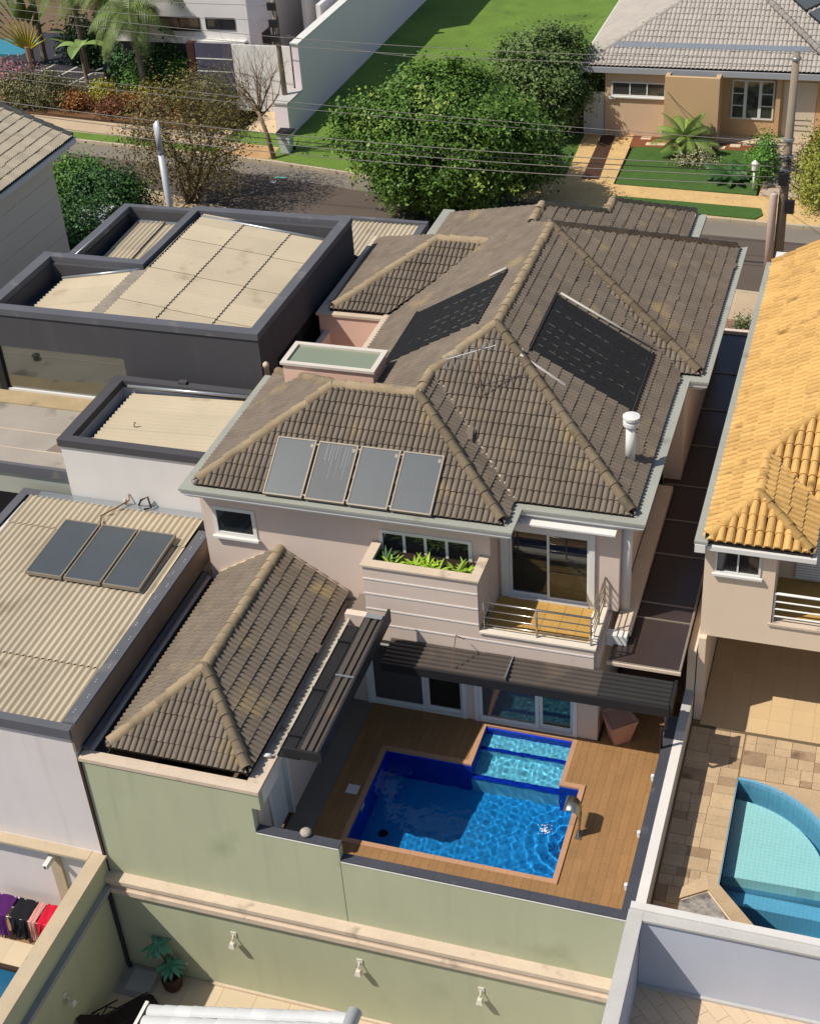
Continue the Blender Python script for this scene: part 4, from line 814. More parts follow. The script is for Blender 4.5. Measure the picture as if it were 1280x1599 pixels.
def cloth(name, lab, cat, col, x0, x1, hang, wav=0.03):
    b = MB(); vs = []; fs = []; path = [(-0.36, 0.95 - hang), (-0.34, 0.95 - hang * 0.5), (-0.31, 0.96), (0.0, 0.975), (0.31, 0.96), (0.34, 0.95 - hang * 0.4), (0.355, 0.95 - hang * 0.7)]
    n_ = 8
    for i in range(n_ + 1):
        x = x0 + (x1 - x0) * i / n_
        for j, (yy, h) in enumerate(path):
            d = wav * math.sin(i * 1.9 + j); vs.append((rx + x, ry + yy + (d if j in (0, 1, 5, 6) else 0), rz + h + 0.012 * math.sin(i * 1.3 + j * 2) + (random.uniform(-.04, .04) if j in (0, 6) else 0)))
    for i in range(n_):
        for j in range(6): a = i * 7 + j; fs.append((a, a + 1, a + 8, a + 7))
    o = b.add(vs, fs).build(name, mat(name + '_cloth', col, 0.95, 0.12), None); md = o.modifiers.new('thickness', 'SOLIDIFY'); md.thickness = 0.012; tag(o, lab, cat)
cloth('purple_towel', 'purple towel hanging over the left half of the clothes rack', 'towel', '4a1758', -0.9, -0.25, 0.7); cloth('black_trousers', 'black trousers draped across the middle of the clothes rack', 'trousers', '17141c', -0.18, 0.35, 0.62, 0.05); cloth('red_shirt', 'bright red shirt at the right end of the clothes rack', 'shirt', 'c21432', 0.62, 0.95, 0.42); cloth('pink_cloth', 'narrow pale pink cloth between the black trousers and the red shirt', 'cloth', 'c98e86', 0.38, 0.58, 0.6)

# ================================================================ REAR RIGHT NEIGHBOUR: GREY CORNER WALL
cw = thing('grey_corner_wall', 'grey-blue rendered boundary wall with a wide pale cap, around the lower right yard', 'wall', (14, -0.2, -0.8))
m_blue = mat('grey_blue_render', 'bcc0cb', 0.9, 0.05, 0.6, 60, 0.05, 0.12, streak=0.04); m_capg = mat('light_grey_cap', 'b7b3ad', 0.85, 0.10, 1.2, 20, 0.08, 0.1, stain='8b8780', stain_at=0.68, stain_scale=2)
MB().box(12.98, 22, -0.22, 0.10, -4.6, 1.36).build('back_face', m_blue, cw); MB().box(12.74, 12.97, -12, 0.10, -4.6, 1.36).build('side_face', m_blue, cw)
b = MB(); b.prism([(12.72, 0.14, 1.36), (22, 0.14, 1.36), (22, -0.04, 1.36), (12.72, -0.04, 1.36)], (0, 0, 0.10)); b.build('back_cap', mat('white_cap', 'cfcac3', 0.8, 0.08, 1.2, 20, 0.06, 0.1, stain='a19c94', stain_at=0.7, stain_scale=2), cw)
b = MB(); b.prism([(13.02, -0.28, 1.36), (22, -0.28, 1.36), (22, -0.044, 1.36), (13.02, -0.044, 1.36)], (0, 0, 0.06)); b.prism([(12.70, -0.044, 1.36), (13.016, -0.044, 1.36), (13.016, -12, 1.36), (12.70, -12, 1.36)], (0, 0, 0.06)); b.build('inner_cap', m_capg, cw)
hb = struct('lower_patio', MB().box(12.97, 22, -12, -0.222, -4.6, -0.775), mat('patio_grout', '8d7b66', 0.9))
m_hb = mat('cream_patio_tile', 'cdb598', 0.75, 0.06, 0.8, 20, 0.05, 0.05, tile=0.04)
MB().box(12.98, 22, -0.30, -0.223, -0.775, -0.70).build('skirting', m_capg, hb)
s2 = math.sqrt(.5); L_, Wd = 0.62, 0.31
for i in range(-8, 14):
    for j in range(-14, 16):
        cx_ = 13.0 + (i * L_ + (j % 2) * L_ / 2) * s2 + j * Wd * s2; cy_ = -0.3 + -(i * L_ + (j % 2) * L_ / 2) * s2 + j * Wd * s2
        q = [(cx_ + a * s2 + c * s2, cy_ - a * s2 + c * s2) for a, c in ((0.004, 0.004), (L_ - 0.004, 0.004), (L_ - 0.004, Wd - 0.004), (0.004, Wd - 0.004))]
        if all(12.3 < p[0] < 17.6 and -2.6 < p[1] < 0.0 for p in q): MB().prism([(*p, -0.776) for p in q], (0, 0, 0.016)).build('patio_tile', m_hb, hb)
# ================================================================ LEFT NEIGHBOUR: LOW BUILDING WITH CORRUGATED ROOF
lb = thing('corrugated_roof_building', 'low pale building with a tan corrugated roof and dark edge flashing, left of the outbuilding', 'building', (-3, 4, 0))
m_mauve = mat('mauve_white_wall', 'd6cdca', 0.9, 0.05, 0.6, 50, 0.05, 0.12, streak=0.04, stain='b8aca7', stain_at=0.66, stain_scale=0.7, drip='ada29d', drip_at=0.55)
b = MB(); b.box(-12, -0.1, 0.02, 0.2, -0.53, 3.28); b.box(-12, -0.1, 0.0, 0.2, -4.6, -0.54); b.box(-0.28, -0.1, 0.2, 8.3, -4.6, 3.2); b.box(-6.2, -6.0, 0.2, 8.4, -1, 3.2)
b.build('wall', m_mauve, lb)
b = MB(); b.box(-12, -0.06, -0.06, 0.16, 3.30, 3.58); b.build('front_flashing', m_charcap, lb)
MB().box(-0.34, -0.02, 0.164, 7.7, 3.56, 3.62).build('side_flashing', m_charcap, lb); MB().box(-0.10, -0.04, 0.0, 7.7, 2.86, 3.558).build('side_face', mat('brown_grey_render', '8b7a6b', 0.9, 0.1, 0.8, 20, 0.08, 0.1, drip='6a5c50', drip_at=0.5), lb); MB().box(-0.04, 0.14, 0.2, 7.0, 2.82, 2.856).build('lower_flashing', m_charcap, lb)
b = MB(); b.box(-6.12, -5.86, 0.2, 8.5, 3.52, 3.62); b.box(-5.86, -4.6, 8.22, 8.5, 3.52, 3.62); b.build('west_flashing', m_charcap, lb)
MB().box(-5.86, -5.66, 0.2, 8.2, 3.28, 3.31).build('gutter', m_blue_gutter, lb); MB().box(-5.5, -0.15, 8.16, 8.42, 3.60, 3.64).build('wall_flashing', m_zinc, lb)
MB().box(-5.9, -0.3, 0.2, 8.2, 3.0, 3.2).build('roof_deck', m_under, lb)
zl = lambda y: 3.30 + 0.034 * (y - 0.17)
rows = [(0.17, 2.25), (2.20, 5.05), (5.0, 7.0), (6.95, 8.2)]
for j, (y0, y1) in enumerate(rows):
    x = -5.72; n_ = 0
    while x < -0.36:
        wd = min(1.062, -0.33 - x)
        if wd > 0.2: corr_sheet(lb, 'roof_sheet', (x, y0, zl(y0) + 0.028 * (j % 2) + (0.022 if j else 0)), (1, 0, 0), (0, 1, 0.034), wd, y1 - y0, m_sheet if j or True else m_sheet_g, lift=0.003 * (n_ % 2))
        x += 1.062; n_ += 1
for i in range(14): 
    for q in (0.0, 0.09): MB().lathe([(0.012, 0), (0.012, 0.006), (0.004, 0.01)], 8, (-0.22 + (0.08 if i % 2 else 0), 0.5 + i * 0.53 + q, 3.62)).build('bolt_head', m_white, lb)
for i in range(3):
    lab = ('dark solar collector at the west end of three on the tan corrugated roof', 'middle dark solar collector of the three on the tan corrugated roof', 'dark solar collector nearest the flashing on the tan corrugated roof')[i]
    x0 = -4.02 + i * 1.12; p = thing('solar_collector', lab, 'solar panel', (x0, 4.92, 3.6), 'solar collectors on the tan corrugated roof'); zz = lambda y: 3.60 + (y - 4.92) * 0.05
    def sl_(a, c, d, e, h0, h1): return MB().prism([(x0 + a, 4.92 + d, zz(4.92 + d) + h0), (x0 + c, 4.92 + d, zz(4.92 + d) + h0), (x0 + c, 4.92 + e, zz(4.92 + e) + h0), (x0 + a, 4.92 + e, zz(4.92 + e) + h0)], (0, 0, h1 - h0))
    fr = MB()
    for q in ((0, 1.05, 0, 0.04), (0, 1.05, 2.2, 2.24), (0, 0.04, 0.04, 2.2), (1.01, 1.05, 0.04, 2.2), (0.04, 1.01, 0.04, 2.2)): s_ = sl_(*q, 0, 0.09 if q != (0.04, 1.01, 0.04, 2.2) else 0.02); fr.add(s_.v, s_.f)
    fr.build('frame', m_alu, p); sl_(0.04, 1.01, 0.04, 2.2, 0.06, 0.078).build('absorber', m_collector, p)
    if i < 2:
        for d in (0.12, 2.08): sl_(1.05, 1.12, d, d + 0.05, 0.02, 0.06).build('pipe_link', mat('brass', 'a07a3a', 0.4, 0.1, metal=0.6), p)
tag(MB().tube([(-3.0, 7.2, 3.72), (-3.2, 7.6, 3.72), (-2.95, 8.0, 3.74), (-2.7, 8.35, 3.8), (-2.72, 8.42, 3.95)], 0.022, 6).build('water_pipe', m_rust, None, True), 'thin brown pipe from the three collectors to the white wall', 'pipe')
tag(MB().tube([(-2.45, 8.38, 3.66), (-2.3, 8.30, 3.9), (-2.1, 8.34, 4.0), (-2.0, 8.25, 3.72), (-2.2, 8.2, 3.68)], 0.03, 6).build('black_hose', m_dark, None, True), 'black hose loop at the foot of the white wall', 'hose')
tag(MB().lathe([(0.05, 0), (0.06, 0.08), (0.03, 0.16), (0.01, 0.17)], 10, (-2.8, 8.3, 3.70)).build('pipe_valve', m_stone, None, True), 'pale valve where the brown pipe meets the white wall', 'valve')

# ================================================================ WHITE BOX BUILDING
wb = thing('white_box_building', 'white box building with a black parapet and tan roof beside the dark house', 'building', (-2.5, 10, 0))
b = MB(); b.box(-4.55, -0.2, 8.44, 8.62, 0, 5.28); b.box(-4.55, -4.37, 8.62, 11.9, 0, 5.28); b.box(-4.37, -0.2, 11.75, 11.9, 0, 5.28); b.build('wall', m_whitewall, wb)
for q in ((-4.60, -0.15, 8.39, 8.67), (-4.60, -4.27, 8.672, 11.68), (-4.60, -0.1, 11.682, 11.95)): MB().box(*q, 5.282, 5.50).build('parapet', m_char, wb)
MB().box(-4.27, -4.10, 8.67, 11.68, 4.88, 4.92).build('gutter', m_blue_gutter, wb); MB().box(-4.2, -0.2, 8.67, 11.68, 4.6, 4.86).build('roof_deck', m_under, wb)
for j in range(3): corr_sheet(wb, 'roof_sheet', (-4.02, 8.68 + j * 1.062, 5.08), (0, 1, 0), (1, 0, 0.05), min(1.062, 11.66 - 8.68 - j * 1.062), 3.9, m_sheet, lift=0.003 * (j % 2))
MB().tube([(-4.1, 11.66, 5.34), (-0.2, 11.66, 5.44)], 0.05, 8).build('ridge_flashing', m_zinc, wb, True)
tag(MB().lathe([(0.02, 0), (0.02, 0.12), (0.07, 0.13), (0.02, 0.18)], 8, (-3.05, 9.9, 5.16)).build('roof_bird', m_sandcap, None), 'tiny sand coloured vent knob on the white box roof', 'vent')
MB().box(-2.55, -2.3, 11.80, 11.96, 5.5, 5.58).build('parapet_clip', m_char, wb)

# ================================================================ DARK HOUSE
dh = thing('dark_house', 'large charcoal house with flat parapets round tan corrugated roofs', 'house', (-4.5, 16.5, 0))
b = MB(); wall_y(b, 12.5, 12.7, -14, -0.2, 0, 6.8, [(-8.78, -4.6, 4.26, 5.72)]); b.box(-0.4, -0.2, 12.7, 20.4, 0, 6.8); b.box(-8.3, -0.4, 20.2, 20.4, 0, 6.8); b.box(-9.0, -8.8, 12.7, 16.3, 0, 6.8); b.box(-8.3, -8.1, 16.3, 20.2, 0, 6.6)
b.build('wall', m_char, dh)
for q in ((-14, -0.18, 12.46, 12.80, 7.0), (-0.50, -0.18, 12.802, 20.1, 7.0), (-5.45, -0.18, 20.102, 20.44, 7.0), (-9.05, -8.68, 12.802, 16.02, 7.0), (-9.05, -5.46, 16.022, 16.32, 7.0), (-5.72, -5.452, 16.322, 20.44, 7.0), (-8.34, -8.04, 16.322, 20.44, 6.9), (-8.04, -5.722, 20.22, 20.44, 6.9)):
    MB().box(q[0], q[1], q[2], q[3], q[4] - 0.2, q[4]).build('parapet_cap', m_charcap, dh)
for q in ((-5.40, -0.55, 19.95, 20.2), (-8.66, -5.5, 15.9, 16.02), (-8.78, -8.66, 12.8, 15.9)): MB().box(*q, 5.9, 6.8).build('parapet_inner', m_char, dh)
MB().box(-8.78, -0.42, 12.72, 20.1, 5.6, 5.9).build('roof_deck', m_under, dh)
MB().box(-8.66, -8.36, 12.8, 15.9, 6.12, 6.16).build('gutter', m_blue_gutter, dh); MB().box(-8.04, -7.80, 16.33, 20.2, 6.10, 6.14).build('gutter', m_blue_gutter, dh); MB().box(-5.45, -5.28, 16.33, 20.1, 6.74, 6.78).build('gutter', m_blue_gutter, dh)
ze_ = lambda x: 6.30 + 0.115 * (-0.55 - x)
for i, (x0, x1) in enumerate(((-2.25, -0.55), (-3.85, -2.15), (-5.25, -3.75))):
    for j in range(7):
        y0 = 12.82 + j * 1.062
        corr_sheet(dh, 'roof_sheet', (x1, y0, ze_(x1) + 0.03 * (i % 3)), (0, 1, 0), (-1, 0, 0.115), min(1.062, 20.05 - y0), x1 - x0, m_sheet, lift=0.012 * (j % 2))
for j in range(3):
    y0 = 12.82 + j * 1.062
    corr_sheet(dh, 'roof_sheet', (-8.30, y0, 6.30), (0, 1, 0), (1, 0, 0.19), min(1.062, 15.85 - y0), 3.02, m_sheet, lift=0.003 * (j % 2))
    corr_sheet(dh, 'weathered_ridge', (-5.72, y0, 6.84), (0, 1, 0), (1, 0, 0.04), min(1.062, 15.9 - y0), 0.5, mat('weathered_sheet', '8a8074', 0.95, 0.25, 3, 20, 0.2, 0.1), lift=0.01)
for i, (y0, y1) in enumerate(((16.35, 18.3), (18.2, 20.15))):
    for k_ in range(2): corr_sheet(dh, 'roof_sheet', (-7.78 + k_ * 1.04, y0, 6.22 + 0.045 * i + 0.05 * i), (1, 0, 0.05), (0, 1, 0.05), 1.04, y1 - y0, m_sheet)
MB().box(-7.8, -5.74, 20.05, 20.21, 6.42, 6.46).build('flashing', m_zinc, dh)
MB().tube([(-5.25, 19.9, 6.90), (-0.55, 19.9, 6.36)], 0.05, 8).build('flashing', m_zinc, dh, True); MB().tube([(-8.3, 15.85, 6.36), (-5.5, 15.85, 6.90)], 0.05, 8).build('flashing', m_zinc, dh, True)
MB().tube([(-8.02, 16.4, 6.92), (-8.02, 20.2, 6.92)], 0.03, 6).build('cable_tray', m_zinc, dh, True)
m_mir = bpy.data.materials.new('reflecting_glass'); m_mir.use_nodes = True; pb = m_mir.node_tree.nodes['Principled BSDF']; pb.inputs['Base Color'].default_value = (0.26, 0.27, 0.25, 1); pb.inputs['Metallic'].default_value = 0.9; pb.inputs['Roughness'].default_value = 0.04
b = MB(); b.box(-8.78, -4.6, 12.44, 12.54, 4.2, 4.28); b.build('window_sill', m_white, dh)
wf_ = MB().box(-9.0, -8.78, 12.42, 12.6, 4.2, 5.72).build('window_post', m_dark, dh); MB().box(-8.78, -4.6, 12.52, 12.54, 4.28, 5.72).build('pane', m_mir, dh)
tr = MB().box(-14, -4.62, 8.85, 12.44, 3.98, 4.18).build('terrace_slab', mat('stained_terrace', '9d9488', 0.95, 0.18, 0.7, 16, 0.12, 0.15, stain='5a5149', stain_at=0.56, stain_scale=0.9), dh)
MB().box(-14, -4.62, 11.75, 12.43, 4.182, 4.22).build('sand_strip', mat('sand_render', 'ab9674', 0.95, 0.2, 1.2, 16, 0.12, 0.15, stain='7d7060', stain_at=0.62, stain_scale=2), dh)
for y in (9.55, 10.45): MB().box(-14, -4.63, y - 0.015, y + 0.015, 4.181, 4.19).build('joint', m_stone, dh)
MB().prism([(-5.9, 9.6, 4.181), (-5.25, 9.6, 4.181), (-5.0, 10.4, 4.181), (-5.65, 10.4, 4.181)], (0, 0, 0.006)).build('patch', mat('terrace_patch', '7f7368', 0.95), dh)
MB().box(-14, -4.62, 8.72, 8.846, 3.9, 4.20).build('edge_cap', m_charcap, dh); MB().box(-14, -4.7, 8.80, 8.95, 3.15, 3.9).build('fascia', mat('grey_green_render', 'a4a699', 0.9, 0.06), dh); MB().box(-14, -4.62, 10.9, 11.0, 0, 4.0).build('shaded_wall', m_char, dh)
tag(MB().lathe([(0.10, 0), (0.10, 0.08), (0.13, 0.09), (0.13, 0.14), (0.02, 0.2)], 12, (-8.95, 10.6, 4.18)).build('terrace_vent', m_dark, None), 'small black vent on the stained terrace at the picture edge', 'vent')
b = MB(); wall_x(b, -0.215, -0.198, 13.6, 17.0, 4.6, 5.6); b.build('side_window', g_dark, dh)
tag(MB().lathe([(0.07, 0), (0.07, 1.0), (0.09, 1.0), (0.09, 1.1), (0.02, 1.16)], 12, (-0.03, 12.45, 5.0)).build('vent_pipe', m_stone, None, True), 'pale vent pipe standing in the gap beside the dark house corner', 'vent pipe')
# corrugated roof beyond the annex
rc = thing('carport_roof', 'small tan corrugated roof behind the annex, beside the dark house', 'roof', (-1, 26, 4))
for k_ in range(3): corr_sheet(rc, 'roof_sheet', (-3.2 + k_ * 1.06, 24.0, 3.86 + 0.004 * (k_ % 2)), (1, 0, 0), (0, 1, 0.05), 1.06, 2.55, m_sheet)
MB().box(-3.3, 0.3, 26.55, 26.75, 3.9, 4.1).build('parapet', m_charcap, rc); b = MB(); b.box(-3.3, -3.1, 24, 26.5, 0, 3.7); b.box(-3.1, 0.3, 26.5, 26.7, 0, 3.9); b.build('wall', m_char, rc); MB().box(0.05, 0.30, 24, 26.5, 3.86, 4.08).build('parapet', m_charcap, rc)

# ================================================================ BEIGE HOUSE AT FAR LEFT
bh = thing('beige_house', 'beige house with a grey-beige tiled roof at the left edge of the picture', 'house', (-18, 22, 0))
m_bb = mat('beige_siding', 'e2dac8', 0.85, 0.05, 0.7, 40, 0.04, 0.05)
for k_ in range(7): MB().box(-21, -14.95, 8, 26.7, k_ * 0.82, k_ * 0.82 + 0.805).build('wall_band', m_bb, bh)
MB().box(-20.98, -14.97, 8.02, 26.68, 0, 5.74).build('wall', mat('siding_joint', 'c9c2af', 0.9), bh)
m_bt2 = mat('pale_roof_tile', 'a89c88', 0.9, 0.10, 1.0, 24, 0.1, 0.2, tile=0.10)
br = Roof(roman_tile(0.30, 0.42)); br.face([(-14.55, 8, 6.0), (-14.55, 28, 6.0), (-19, 28, 7.6), (-19, 8, 7.6)], eave=(-14.55, 8, 6.0)); bro = br.build(bh, m_bt2, m_under, 300)
ridge_caps(bro, m_bt2, [((-14.6, 27.95, 6.03), (-19, 27.95, 7.6 + 0.05))], L=0.42, r=0.13)
MB().box(-14.72, -14.46, 8, 28, 5.76, 5.96).build('gutter', m_white, bh); MB().box(-14.95, -14.72, 8, 27.8, 5.745, 5.78).build('soffit', m_white, bh)
MB().prism([(-14.5, 28.0, 5.8), (-14.5, 28.0, 5.96), (-19, 28.0, 7.6), (-19, 28.0, 7.6 - 0.2)], (0, 0.06, 0)).build('verge_board', m_white, bh)
MB().prism([(-14.97, 26.5, 5.74), (-19, 26.5, 7.6 - 0.3), (-21, 26.5, 5.74)], (0, 0.18, 0)).build('gable', m_bb, bh)

# ================================================================ RIGHT NEIGHBOUR: YELLOW-TILED HOUSE
yh = thing('yellow_roof_house', 'cream house with a bright yellow clay-tile roof on the right', 'house', (15, 12, 0))
m_cream = mat('cream_render', 'dfc8ae', 0.9, 0.05, 0.6, 55, 0.05, 0.12, streak=0.03); m_clay = mat('yellow_clay_tile', 'c89f60', 0.9, 0.24, 0.9, 22, 0.20, 0.25, tile=0.11, stain='75552f', stain_at=0.59, stain_scale=1.8)
b = MB(); wall_y(b, 7.6, 7.8, 12.98, 14.62, 2.69, 5.55, [(13.22, 14.28, 4.68, 5.38)]); b.box(12.98, 13.18, 7.8, 22, 2.5, 5.55); b.box(14.42, 14.62, 7.8, 9.6, 3.3, 5.55); b.box(14.62, 20, 9.5, 9.7, 3.3, 5.6); b.box(14.62, 20, 7.6, 7.8, 2.69, 3.30); b.build('wall', m_cream, yh)
MB().box(13.18, 20, 7.8, 13, 2.69, 2.9).build('ceiling_slab', m_cream, yh); MB().box(14.62, 20, 7.8, 9.5, 3.0, 3.31).build('balcony_floor', m_bt, yh); MB().box(14.56, 20, 7.55, 7.85, 3.302, 3.36).build('balcony_sill', m_stone, yh)
MB().box(13.2, 14.4, 9.5, 9.6, 3, 5.4).build('inner_wall', m_interior, yh)
window(yh, 13.22, 14.28, 7.57, 4.68, 5.38, 2, m_white, g_dark, 0.05, sill=0.08)
sh = MB().box(15.0, 20, 9.40, 9.50, 3.4, 5.4).build('shutter', mat('shutter_grey', 'b3aeab', 0.7, 0.05), yh)
for k_ in range(24): MB().box(15.02, 19.9, 9.385, 9.40, 3.45 + k_ * 0.08, 3.50 + k_ * 0.08).build('slat', m_white, sh)
rl = MB().box(14.60, 14.62, 7.66, 7.68, 3.36, 3.37).build('railing', m_white, yh)
for x in (14.66, 15.95, 17.3): MB().tube([(x, 7.66, 3.36), (x, 7.66, 4.22)], 0.025, 8).build('post', m_white, rl, True)
for z, r in ((4.22, 0.035), (3.98, 0.02), (3.76, 0.02), (3.54, 0.02)): MB().tube([(14.62, 7.66, z), (18, 7.66, z)], r, 8).build('rail', m_white, rl, True)
b = MB(); b.box(12.98, 13.16, 7.45, 8.2, 0, 2.69); b.box(12.98, 13.14, 8.2, 22, 0, 2.5); b.box(13.14, 20, 12.9, 13.1, 0, 2.69); b.build('side_wall', m_cream, yh)
b = MB(); b.box(12.74, 13.05, 7.30, 22.2, 5.62, 5.70); b.build('side_gutter', m_gutter, yh); b = MB(); b.box(12.76, 13.0, 7.28, 22.2, 5.4, 5.618); b.box(13.0, 15.5, 7.36, 7.6, 5.44, 5.56); b.build('fascia', m_white, yh)
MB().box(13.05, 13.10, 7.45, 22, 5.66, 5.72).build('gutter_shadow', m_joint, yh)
yr = Roof(barrel_tile(0.215, 0.40, 0.088)); sw = 0.58; zy = lambda x: 5.66 + sw * (x - 12.98)
PA = (14.02, 8.72, zy(14.02)); PB = (14.02, 10.5, zy(14.02)); PC = (17.6, 14.6, zy(17.6))
yr.face([(12.98, 7.42, 5.66), PA, PB, (12.98, 10.5, 5.66)], eave=(12.98, 7.42, 5.66)); yr.face([(12.98, 10.5, 5.66), PB, PC, (17.6, 22.1, zy(17.6)), (12.98, 22.1, 5.66)], eave=(12.98, 7.42, 5.66))
yr.face([(13.0, 7.40, 5.66), (15.4, 7.40, 5.66), PA], eave=(13.0, 7.40, 5.66)); yr.face([(15.4, 7.40, 5.66), (15.4, 9.3, 5.66), PB, PA], eave=(15.4, 7.4, 5.66))
yr.face([PB, PC, (19.5, 14.6, zy(17.6)), (19.5, 9.1, 5.62), (15.45, 9.3, 5.66)], eave=(15.45, 9.3, 5.66))
yro = yr.build(yh, m_clay, m_under, 300); ridge_caps(yro, m_clay, [((13.05, 7.5, 5.72), PA), ((15.35, 7.45, 5.72), PA), (PA, PB), (PB, PC)], L=0.42, r=0.125)
ridge_caps(yro, m_clay, [((12.95, 22.15, 5.7), (17.6, 22.15, zy(17.6)))], L=0.42, r=0.11)
roof_ = yro
def flash2(a, b_, w_, m): 
    a = Vector(a); b_ = Vector(b_); t = (b_ - a).normalized(); x = t.cross(Vector((0, 0, 1))).normalized() * w_ / 2
    MB().prism([tuple(p) for p in (a - x, a + x, b_ + x, b_ - x)], (0, 0, 0.03)).build('valley_flashing', m, yro)
flash2((15.4, 9.25, 5.70), (14.1, 10.42, 6.28), 0.10, m_zinc)
# its yard: stone paving, pool, corner planter
b = MB(); b.box(12.96, 14.34, 0.1, 13, -1.8, -0.02); b.box(14.34, 22, 5.62, 13, -1.8, -0.02)
yy_ = struct('stone_yard', b, mat('sand_joint', '8f7654', 0.95))
m_pav = [mat('sandstone_paver', 'b79d7c', 0.85, 0.18, 2.2, 16, 0.16, 0.15, tile=0.10), mat('brown_paver', '9c8266', 0.9, 0.20, 2.2, 16, 0.18, 0.15, tile=0.12, stain='5a4a3b', stain_at=0.55, stain_scale=1.5)]
random.seed(11)
def pave(x0, x1, y0, y1, depth=0):
    w_, h_ = x1 - x0, y1 - y0
    if (w_ > 0.62 or h_ > 0.5) and (w_ > 0.3 or h_ > 0.3):
        if w_ / 1.15 > h_: c = x0 + w_ * random.uniform(0.35, 0.65); pave(x0, c, y0, y1); pave(c, x1, y0, y1)
        else: c = y0 + h_ * random.uniform(0.35, 0.65); pave(x0, x1, y0, c); pave(x0, x1, c, y1)
        return
    MB().box(x0 + 0.005, x1 - 0.005, y0 + 0.005, y1 - 0.005, -0.05, random.uniform(-0.002, 0.004)).build('paver', m_pav[1] if random.random() < 0.16 else m_pav[0], yy_)
pave(13.0, 14.32, 1.0, 7.2); pave(14.36, 17.4, 5.72, 7.2)
m_pft = mat('tan_floor_tile', 'cbae84', 0.6, 0.05, 0.8, 20, 0.04, 0.03, tile=0.03)
for i in range(9):
    for j in range(10): MB().box(13.17 + i * 0.55, 13.17 + i * 0.55 + 0.546, 7.3 + j * 0.55, 7.3 + j * 0.55 + 0.546, -0.04, 0.006).build('floor_tile', m_pft, yy_)
MB().box(13.0, 17.5, 7.2, 7.296, -0.04, 0.0).build('drain_strip', mat('drain', '6b5a45', 0.9), yy_)
# curved pool
m_sky = mat('pale_turquoise_tile', 'b5d6d3', 0.5, 0.06, 1, 10, 0.06, 0.0, grid=0.1); m_mid = mat('mid_blue_tile', '6da3bf', 0.5, 0.08, 1, 10, 0.08, 0.0, grid=0.1); m_deep = mat('deep_turquoise_tile', '3c93ae', 0.5, 0.08, 1, 10, 0.08, 0.0, grid=0.1)
def arc(r_, n_=22): return [(14.34 + 2.55 * math.sin(t) * r_, 3.02 + 2.6 * math.cos(t) * r_) for t in [math.pi * 0.5 * k / n_ for k in range(n_ + 1)]]
rim = arc(1.0); b = MB()
outer = [(14.34, 5.62)] + rim[1:]
b = MB()
for k_ in range(len(rim) - 1): b.add([(*rim[k_], -1.7), (*rim[k_ + 1], -1.7), (*rim[k_ + 1], -0.0), (*rim[k_], -0.0), *[( rim[k_ + d][0] + 0.08 * (rim[k_ + d][0] - 14.34) / 2.6, rim[k_ + d][1] + 0.08 * (rim[k_ + d][1] - 3.02) / 2.6, z) for d, z in ((0, 0), (1, 0))]], [(0, 1, 2, 3), (3, 2, 5, 4)])
b.box(14.26, 14.34, 0.1, 5.62, -1.8, -0.01); b.box(16.89, 16.95, 0.1, 3.02, -1.8, 0)
rp = struct('curved_pool', b, m_mid)
# stone yard filler outside the curve
fb = MB(); out = [(r0[0] + 0.08 * (r0[0] - 14.34) / 2.6, r0[1] + 0.08 * (r0[1] - 3.02) / 2.6) for r0 in rim]
for k_ in range(len(out) - 1):
    fb.add([(*out[k_], 0.0), (*out[k_ + 1], 0.0), (out[k_ + 1][0] if k_ > 11 else out[k_ + 1][0], 5.7, 0.0), (out[k_][0], 5.7, 0.0)], [(0, 1, 2, 3)])
fb.poly([(16.97, 0.1, 0), (22, 0.1, 0), (22, 5.7, 0), (16.97, 5.7, 0)]); fb.build('paving_infill', m_pav[0], yy_)
shallow = arc(0.91); 
MB().prism([(14.34, 2.95, -1.7)] + [(*p, -1.7) for p in reversed(shallow)] , (0, 0, 1.25)).build('shallow_shelf', m_sky, rp)
MB().prism([(14.34, 2.95, -1.7)] + [(*p, -1.7) for p in reversed(rim)] , (0, 0, 0.95)).build('ring_step', m_mid, rp)
MB().box(14.34, 16.9, 0.1, 3.0, -1.8, -1.6).build('pool_floor', m_deep, rp)
MB().prism([(14.34, 2.94, -1.6), (16.9, 2.94, -1.6), (16.9, 2.55, -1.6), (14.34, 2.55, -1.6)], (0, 0, 0.7)).build('pool_bench', m_mid, rp)
# mosaic joints on the shelf
b = MB()
for k_ in range(24): x = 14.4 + k_ * 0.1; y1 = 3.02 + 2.2 * math.sqrt(max(0.01, 1 - ((x - 14.34) / 2.2) ** 2)) ; 
m_w2 = water_mat('clear_pool_water', (0.80, 0.95, 0.97))
wv = MB(); wv.poly([(14.34, 0.1, -0.12), (16.89, 0.1, -0.12)] + [(*p, -0.12) for p in reversed(rim)]); o = wv.build('pool_water', m_w2, None); o['kind'] = 'structure'
pl_ = thing('corner_planter', 'raised angular planter with sandstone edging in the pool corner', 'planter', (14, 1, 0)); zc = 0.45
for q in ([(13.58, 1.25), (13.60, 1.58), (14.08, 2.05), (14.16, 1.66)], [(14.16, 1.66), (14.08, 2.05), (14.30, 1.92), (15.30, 0.85), (14.98, 0.70)], ): MB().prism([(*p, zc) for p in q], (0, 0, 0.05)).build('edging_stone', m_pav[0], pl_)
MB().prism([(13.62, 0.12, 0), (13.62, 1.50, 0), (14.08, 1.98, 0), (14.28, 1.86, 0), (15.2, 0.80, 0), (15.0, 0.12, 0)], (0, 0, zc - 0.01)).build('planter_body', m_cream, pl_)
